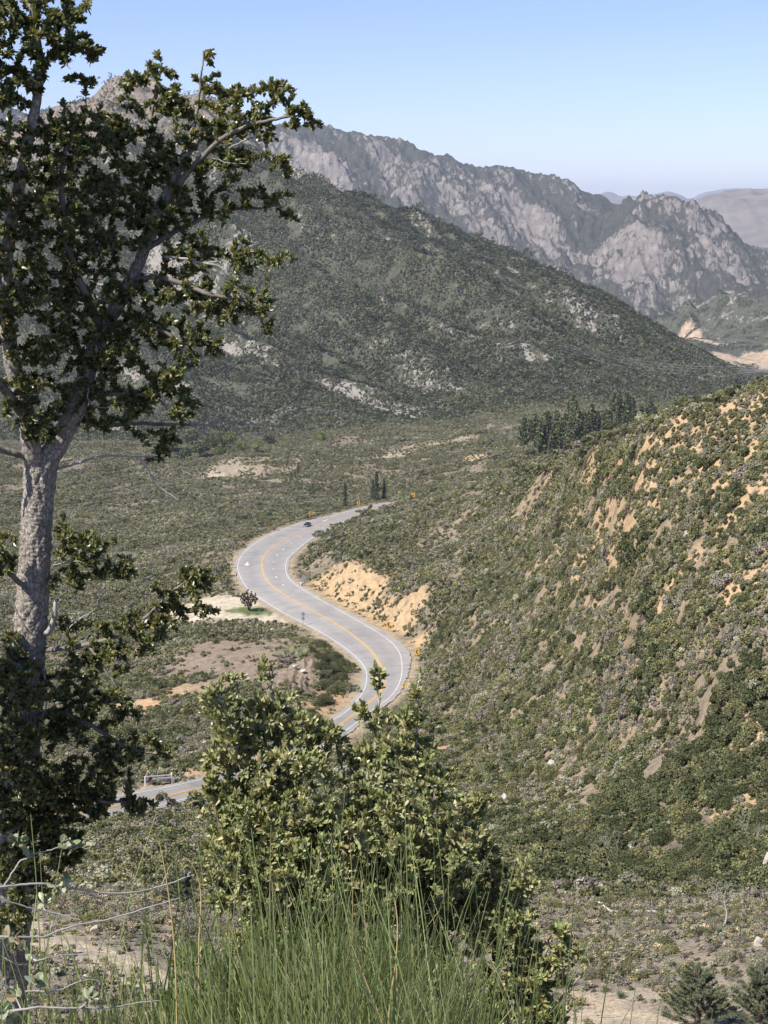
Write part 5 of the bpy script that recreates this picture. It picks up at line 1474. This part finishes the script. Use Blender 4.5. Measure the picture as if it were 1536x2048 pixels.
chevron_sign(834,1303,10,12,1322,-1,"yellow chevron sign pointing left at the outer edge of the near bend",-.1,250)
chevron_sign(680,1461,9,12,1476,-1,"yellow chevron sign half hidden by the tips of the big olive shrub",.3,220)
chevron_sign(808,1370,8,9,1384,-1,"yellow chevron sign just showing above bushes below the near bend",-.2,230)
chevron_sign(717,1005,7,8,1019,1,"yellow chevron sign pointing right beside the single slim conifer",.1,520)
chevron_sign(826,990,8,9,1004,1,"farthest yellow chevron sign where the road goes out of sight",-.35,520)
chevron_sign(622,1026,8,7,1040,1,"yellow chevron sign above the dark car",.2,480)
chevron_sign(540,1050,7,8,1062,1,"yellow chevron sign at the outer curve left of the dark car",.5,430)
chevron_sign(483,1078,5,7,1092,1,"dull orange chevron sign near the top of the outer curve, seen almost edge on",.95,400)
chevron_sign(465,1112,5,7,1126,1,"dull orange chevron sign at the leftmost point of the outer curve",1.0,380)
chevron_sign(473,1149,5,8,1164,1,"dull orange chevron sign at the bottom of the outer curve above the lay-by",1.05,360)
def back_sign(px, gpy, label, panels, rmin, cat="road sign"):
    q = march(px, gpy, rmin); r = math.hypot(q[0], q[1])
    root = tag(empty("road_sign", tuple(float(v) for v in q), -math.atan2(q[0], q[1])), label, cat)
    top = max((gpy - p_[1]) / FPX * r for p_ in panels)
    sign_post(root, top)
    for kind, py, w_, h_ in panels:
        W, Hh, z = w_ / FPX * r, h_ / FPX * r, (gpy - py) / FPX * r / cp
        mb = MB()
        pts = [(-W/2, z), (0, z - Hh/2), (W/2, z), (0, z + Hh/2)] if kind == 'diamond' else [(-W/2, z - Hh/2), (W/2, z - Hh/2), (W/2, z + Hh/2), (-W/2, z + Hh/2)]
        mb.poly_prism(pts, -.04, -.012)
        pn = mb.build("panel", M_signback, root)
        if kind == 'square':
            mb = MB()
            for k in (-.25, .2): mb.box((0, -.05, z + k * Hh), (W * .9, .02, .06))
            mb.build("bracket", M_steel, pn)
    return root
back_sign(606.5,1252,"grey back of a diamond sign with a small plate below it",[('diamond',1227,9.5,10),('plate',1236,6,6.5)],330)
back_sign(608.5,1172,"grey back of a square sign at the road's inner edge near the tan bank",[('square',1156,9,9.5)],340)

# ------------------------------------------------------------------ white road gate beside the lower road
q0, q1 = march(291, 1572, 150), march(344, 1568, 150)
M_whitep = simple("white_metal_paint", (.78, .78, .76), .5, var=.06, scale=3)
M_grate = simple("concrete_block", (.45, .43, .40), .9, var=.2, scale=4)
M_board = simple("weathered_white_board", (.58, .58, .60), .6, var=.15, scale=3)
M_red = simple("sign_red", (.40, .035, .05), .5, var=.1, scale=4)
d = (q1 - q0); L = float(np.hypot(d[0], d[1])); yaw = math.atan2(d[1], d[0])
gate = tag(empty("road_gate", tuple(float(v) for v in q0), yaw), "white metal road gate with a dark red emblem standing open beside the lower road", "gate")
dz = float(q1[2] - q0[2])
def gz_(x): return dz * x / L
mb = MB(); mb.box((0, 0, .65), (.17, .17, 1.7)); mb.build("post", M_whitep, gate)
mb = MB(); mb.box((L, 0, gz_(L) + .80), (.19, .19, 1.95)); mb.build("post", M_whitep, gate)
tl = math.atan2(dz, L)
def rail(z, h, mat, name, x0=.0, x1=None, y=0.0, th=.10):
    x1 = L if x1 is None else x1
    mb = MB(); mb.box(((x0 + x1) / 2, y, gz_((x0 + x1) / 2) + z), ((x1 - x0) / math.cos(tl), th, h), Matrix.Rotation(-tl, 3, 'Y')); return mb.build(name, mat, gate)
rail(1.44, .17, M_whitep, "top_rail", .1, L - .1); rail(1.02, .34, M_board, "board", .1, L - .1); rail(.55, .10, M_steel, "bottom_rail", .1, L - .1)
mb = MB(); mb.box((L + .28, .05, gz_(L) + .30), (.34, .36, .75)); mb.build("block", M_grate, gate)
mb = MB(); mb.box((0, 0, -.12), (.55, .5, .18)); mb.build("footing", M_whitep, gate)
mb = MB(); cxx, R8 = L * .17, .33
mb.poly_prism([(cxx + R8 * math.cos(rad(22.5 + 45 * k)), 1.10 + gz_(cxx) + R8 * math.sin(rad(22.5 + 45 * k))) for k in range(8)], -.12, -.08)
em = mb.build("emblem", M_red, gate)
mb = MB(); mb.poly_prism([(cxx + a_ * .2, 1.13 + gz_(cxx) + b_ * .2) for a_, b_ in ((-1, .6), (1, .9), (.6, -.6), (0, -1), (-.5, -.5))], -.135, -.122); mb.build("dark_mark", M_black, em)
mb = MB()
for k in range(5): mb.box((cxx + .9 + k * (L - cxx - 1.4) / 4, -.07, 1.03 + gz_(cxx + .9 + k * (L - cxx - 1.4) / 4)), ((L - cxx) / 7, .03, .19), Matrix.Rotation(-tl, 3, 'Y'))
mb.build("white_panels", M_whitep, gate)

# ------------------------------------------------------------------ the car
M_car, t, p = new_mat("car_paint"); p.inputs["Base Color"].default_value = (.012, .016, .032, 1); p.inputs["Roughness"].default_value = .25; p.inputs["Coat Weight"].default_value = .6; p.inputs["Metallic"].default_value = .2
M_glass, t, p = new_mat("car_glass"); p.inputs["Base Color"].default_value = (.02, .025, .03, 1); p.inputs["Roughness"].default_value = .06
M_tyre = simple("tyre_rubber", (.02, .02, .02), .9, var=.2, scale=8)
M_lamp, t, p = new_mat("headlamp_glass"); p.inputs["Base Color"].default_value = (.75, .76, .78, 1); p.inputs["Roughness"].default_value = .15
kc = 258
cpos = RY[kc] * .56 + RL[kc] * .44
cd = -TG[kc]; cyaw = math.atan2(cd[1], cd[0]) - math.pi / 2
car = tag(empty("parked_car", (float(cpos[0]), float(cpos[1]), float(cpos[2]) + .03), cyaw), "dark blue car driving round the far bend of the road", "car"); car.name = "car"
def prof(pts, wd, inset, name, mat, parent, z_in=None):
    """side outline (y, z) spanning the car's width, the upper points drawn in."""
    n = len(pts); V = []
    for s in (-1, 1):
        for y_, z_, k in pts: V.append((s * (wd / 2 - inset * k), y_, z_))
    F = [tuple(range(n))[::-1], tuple(range(n, 2 * n))] + [(i, (i + 1) % n, (i + 1) % n + n, i + n) for i in range(n)]
    mb = MB(); mb.add(V, F); o = mb.build(name, mat, parent)
    bv = o.modifiers.new("edges", 'BEVEL'); bv.width = .06; bv.segments = 2; return o
body = prof([(-2.28,.32,.3),(-2.33,.62,.2),(-2.25,.88,.5),(-1.55,1.0,.6),(.95,.98,.6),(1.75,.86,.7),(2.25,.68,.6),(2.34,.5,.4),(2.28,.28,.4),(1.0,.2,.3),(-1.0,.2,.3)], 1.84, .1, "body", M_car, car)
prof([(-1.75,.96,.3),(-1.05,1.40,1),(.05,1.43,1),(.95,.96,.3)], 1.62, .16, "windows", M_glass, car)
prof([(-1.1,1.39,1),(-.8,1.46,1.1),(-.05,1.47,1.1),(.12,1.41,1)], 1.66, .17, "roof", M_car, car)
for sx in (-1, 1):
    for yy in (-1.4, 1.42):
        mb = MB(); n = 20
        mb.tube([np.array([sx * .72, yy, .32]), np.array([sx * .94, yy, .32])], [.33, .33], n); wh = mb.build("wheel", M_tyre, car)
        mb = MB(); mb.tube([np.array([sx * .90, yy, .32]), np.array([sx * .955, yy, .32])], [.21, .20], n); mb.build("rim", M_steel, wh)
    mb = MB(); mb.box((sx * .64, 2.27, .64), (.36, .16, .14)); mb.build("headlight", M_lamp, car)
    mb = MB(); mb.box((sx * .98, .72, 1.02), (.18, .12, .12)); mb.build("mirror", M_car, car)
mb = MB(); mb.box((0, 2.36, .42), (.5, .03, .16)); mb.build("number_plate", M_whitep, car)
mb = MB(); mb.box((0, 2.34, .58), (.8, .06, .12)); mb.build("grille", M_black, car)

# ------------------------------------------------------------------ power line
def pole(px, gpy, tpy, label, rmin):
    q = march(px, gpy, rmin); r = math.hypot(q[0], q[1]); H = (gpy - tpy) / FPX * r
    root = tag(empty("utility_pole", tuple(float(v) for v in q)), label, "utility pole")
    mb = MB(); mb.tube([np.array([0, 0, -.5]), np.array([0, 0, H])], [.20, .13], 8); mb.build("pole", M_wood, root)
    mb = MB(); mb.box((0, .16, H - .45), (2.4, .14, .16)); mb.build("crossarm", M_wood, root)
    for k in (-1.05, 0, 1.05):
        mb = MB(); mb.tube([np.array([k, .16, H - .37]), np.array([k, .16, H - .12])], [.05, .035], 6); mb.build("insulator", M_whitep, root)
    return q, H
q, H = pole(375, 1042, 1008, "wooden utility pole on the brushy valley slope left of the road", 480)
M_wire = simple("wire", (.55, .52, .45), .6, var=.05, scale=1)
def wire(a_, b_, sag, label, rad_=.022, group="power lines over the valley"):
    a_, b_ = np.array(a_, float), np.array(b_, float); u = np.linspace(0, 1, 40)[:, None]
    P = a_ * (1 - u) + b_ * u; P[:, 2] -= (4 * sag * u * (1 - u))[:, 0]
    V, F = tube_arrays(P, np.full(40, rad_), 5)
    tag(link("power_line", np_mesh("power_line", V, F, smooth=True), M_wire), label, "wire", group)
far = at_r(-260, 720, 330)
for k, off in enumerate((-1.05, 0, 1.05)):
    wire(np.array([q[0] + off, q[1] + .16, q[2] + H - .12]), far + np.array([off * 1.6, 0, off * 1.0]), 5, ["upper", "middle", "lower"][2 - k] + " wire of three running from the valley pole up behind the oak", .045, "wires of the near power line")
pole(740, 976, 941, "thin utility pole above the far end of the road", 640)
for k, (ya, yb) in enumerate(((686,727),(690,730),(694,734),(700,738))):
    wire(at_r(1120, ya, 1120), at_r(1545, yb, 1430), 9 + k * .7, "pale power line sagging across the mouth of the canyon", .10, "power lines across the canyon mouth")

# ------------------------------------------------------------------ air
hz = MB(); hz.box((0, 13700, -200), (21000, 27600, 1260))
m = bpy.data.materials.new("haze_air"); m.use_nodes = True
m.node_tree.nodes.clear()
o_ = m.node_tree.nodes.new("ShaderNodeOutputMaterial"); v_ = m.node_tree.nodes.new("ShaderNodeVolumePrincipled")
v_.inputs["Color"].default_value = (.72, .82, 1.0, 1)
v_.inputs["Density"].default_value = 5.2e-5
v_.inputs["Anisotropy"].default_value = 0.1
m.node_tree.links.new(v_.outputs[0], o_.inputs["Volume"])
tag(hz.build("haze", m), kind="stuff")
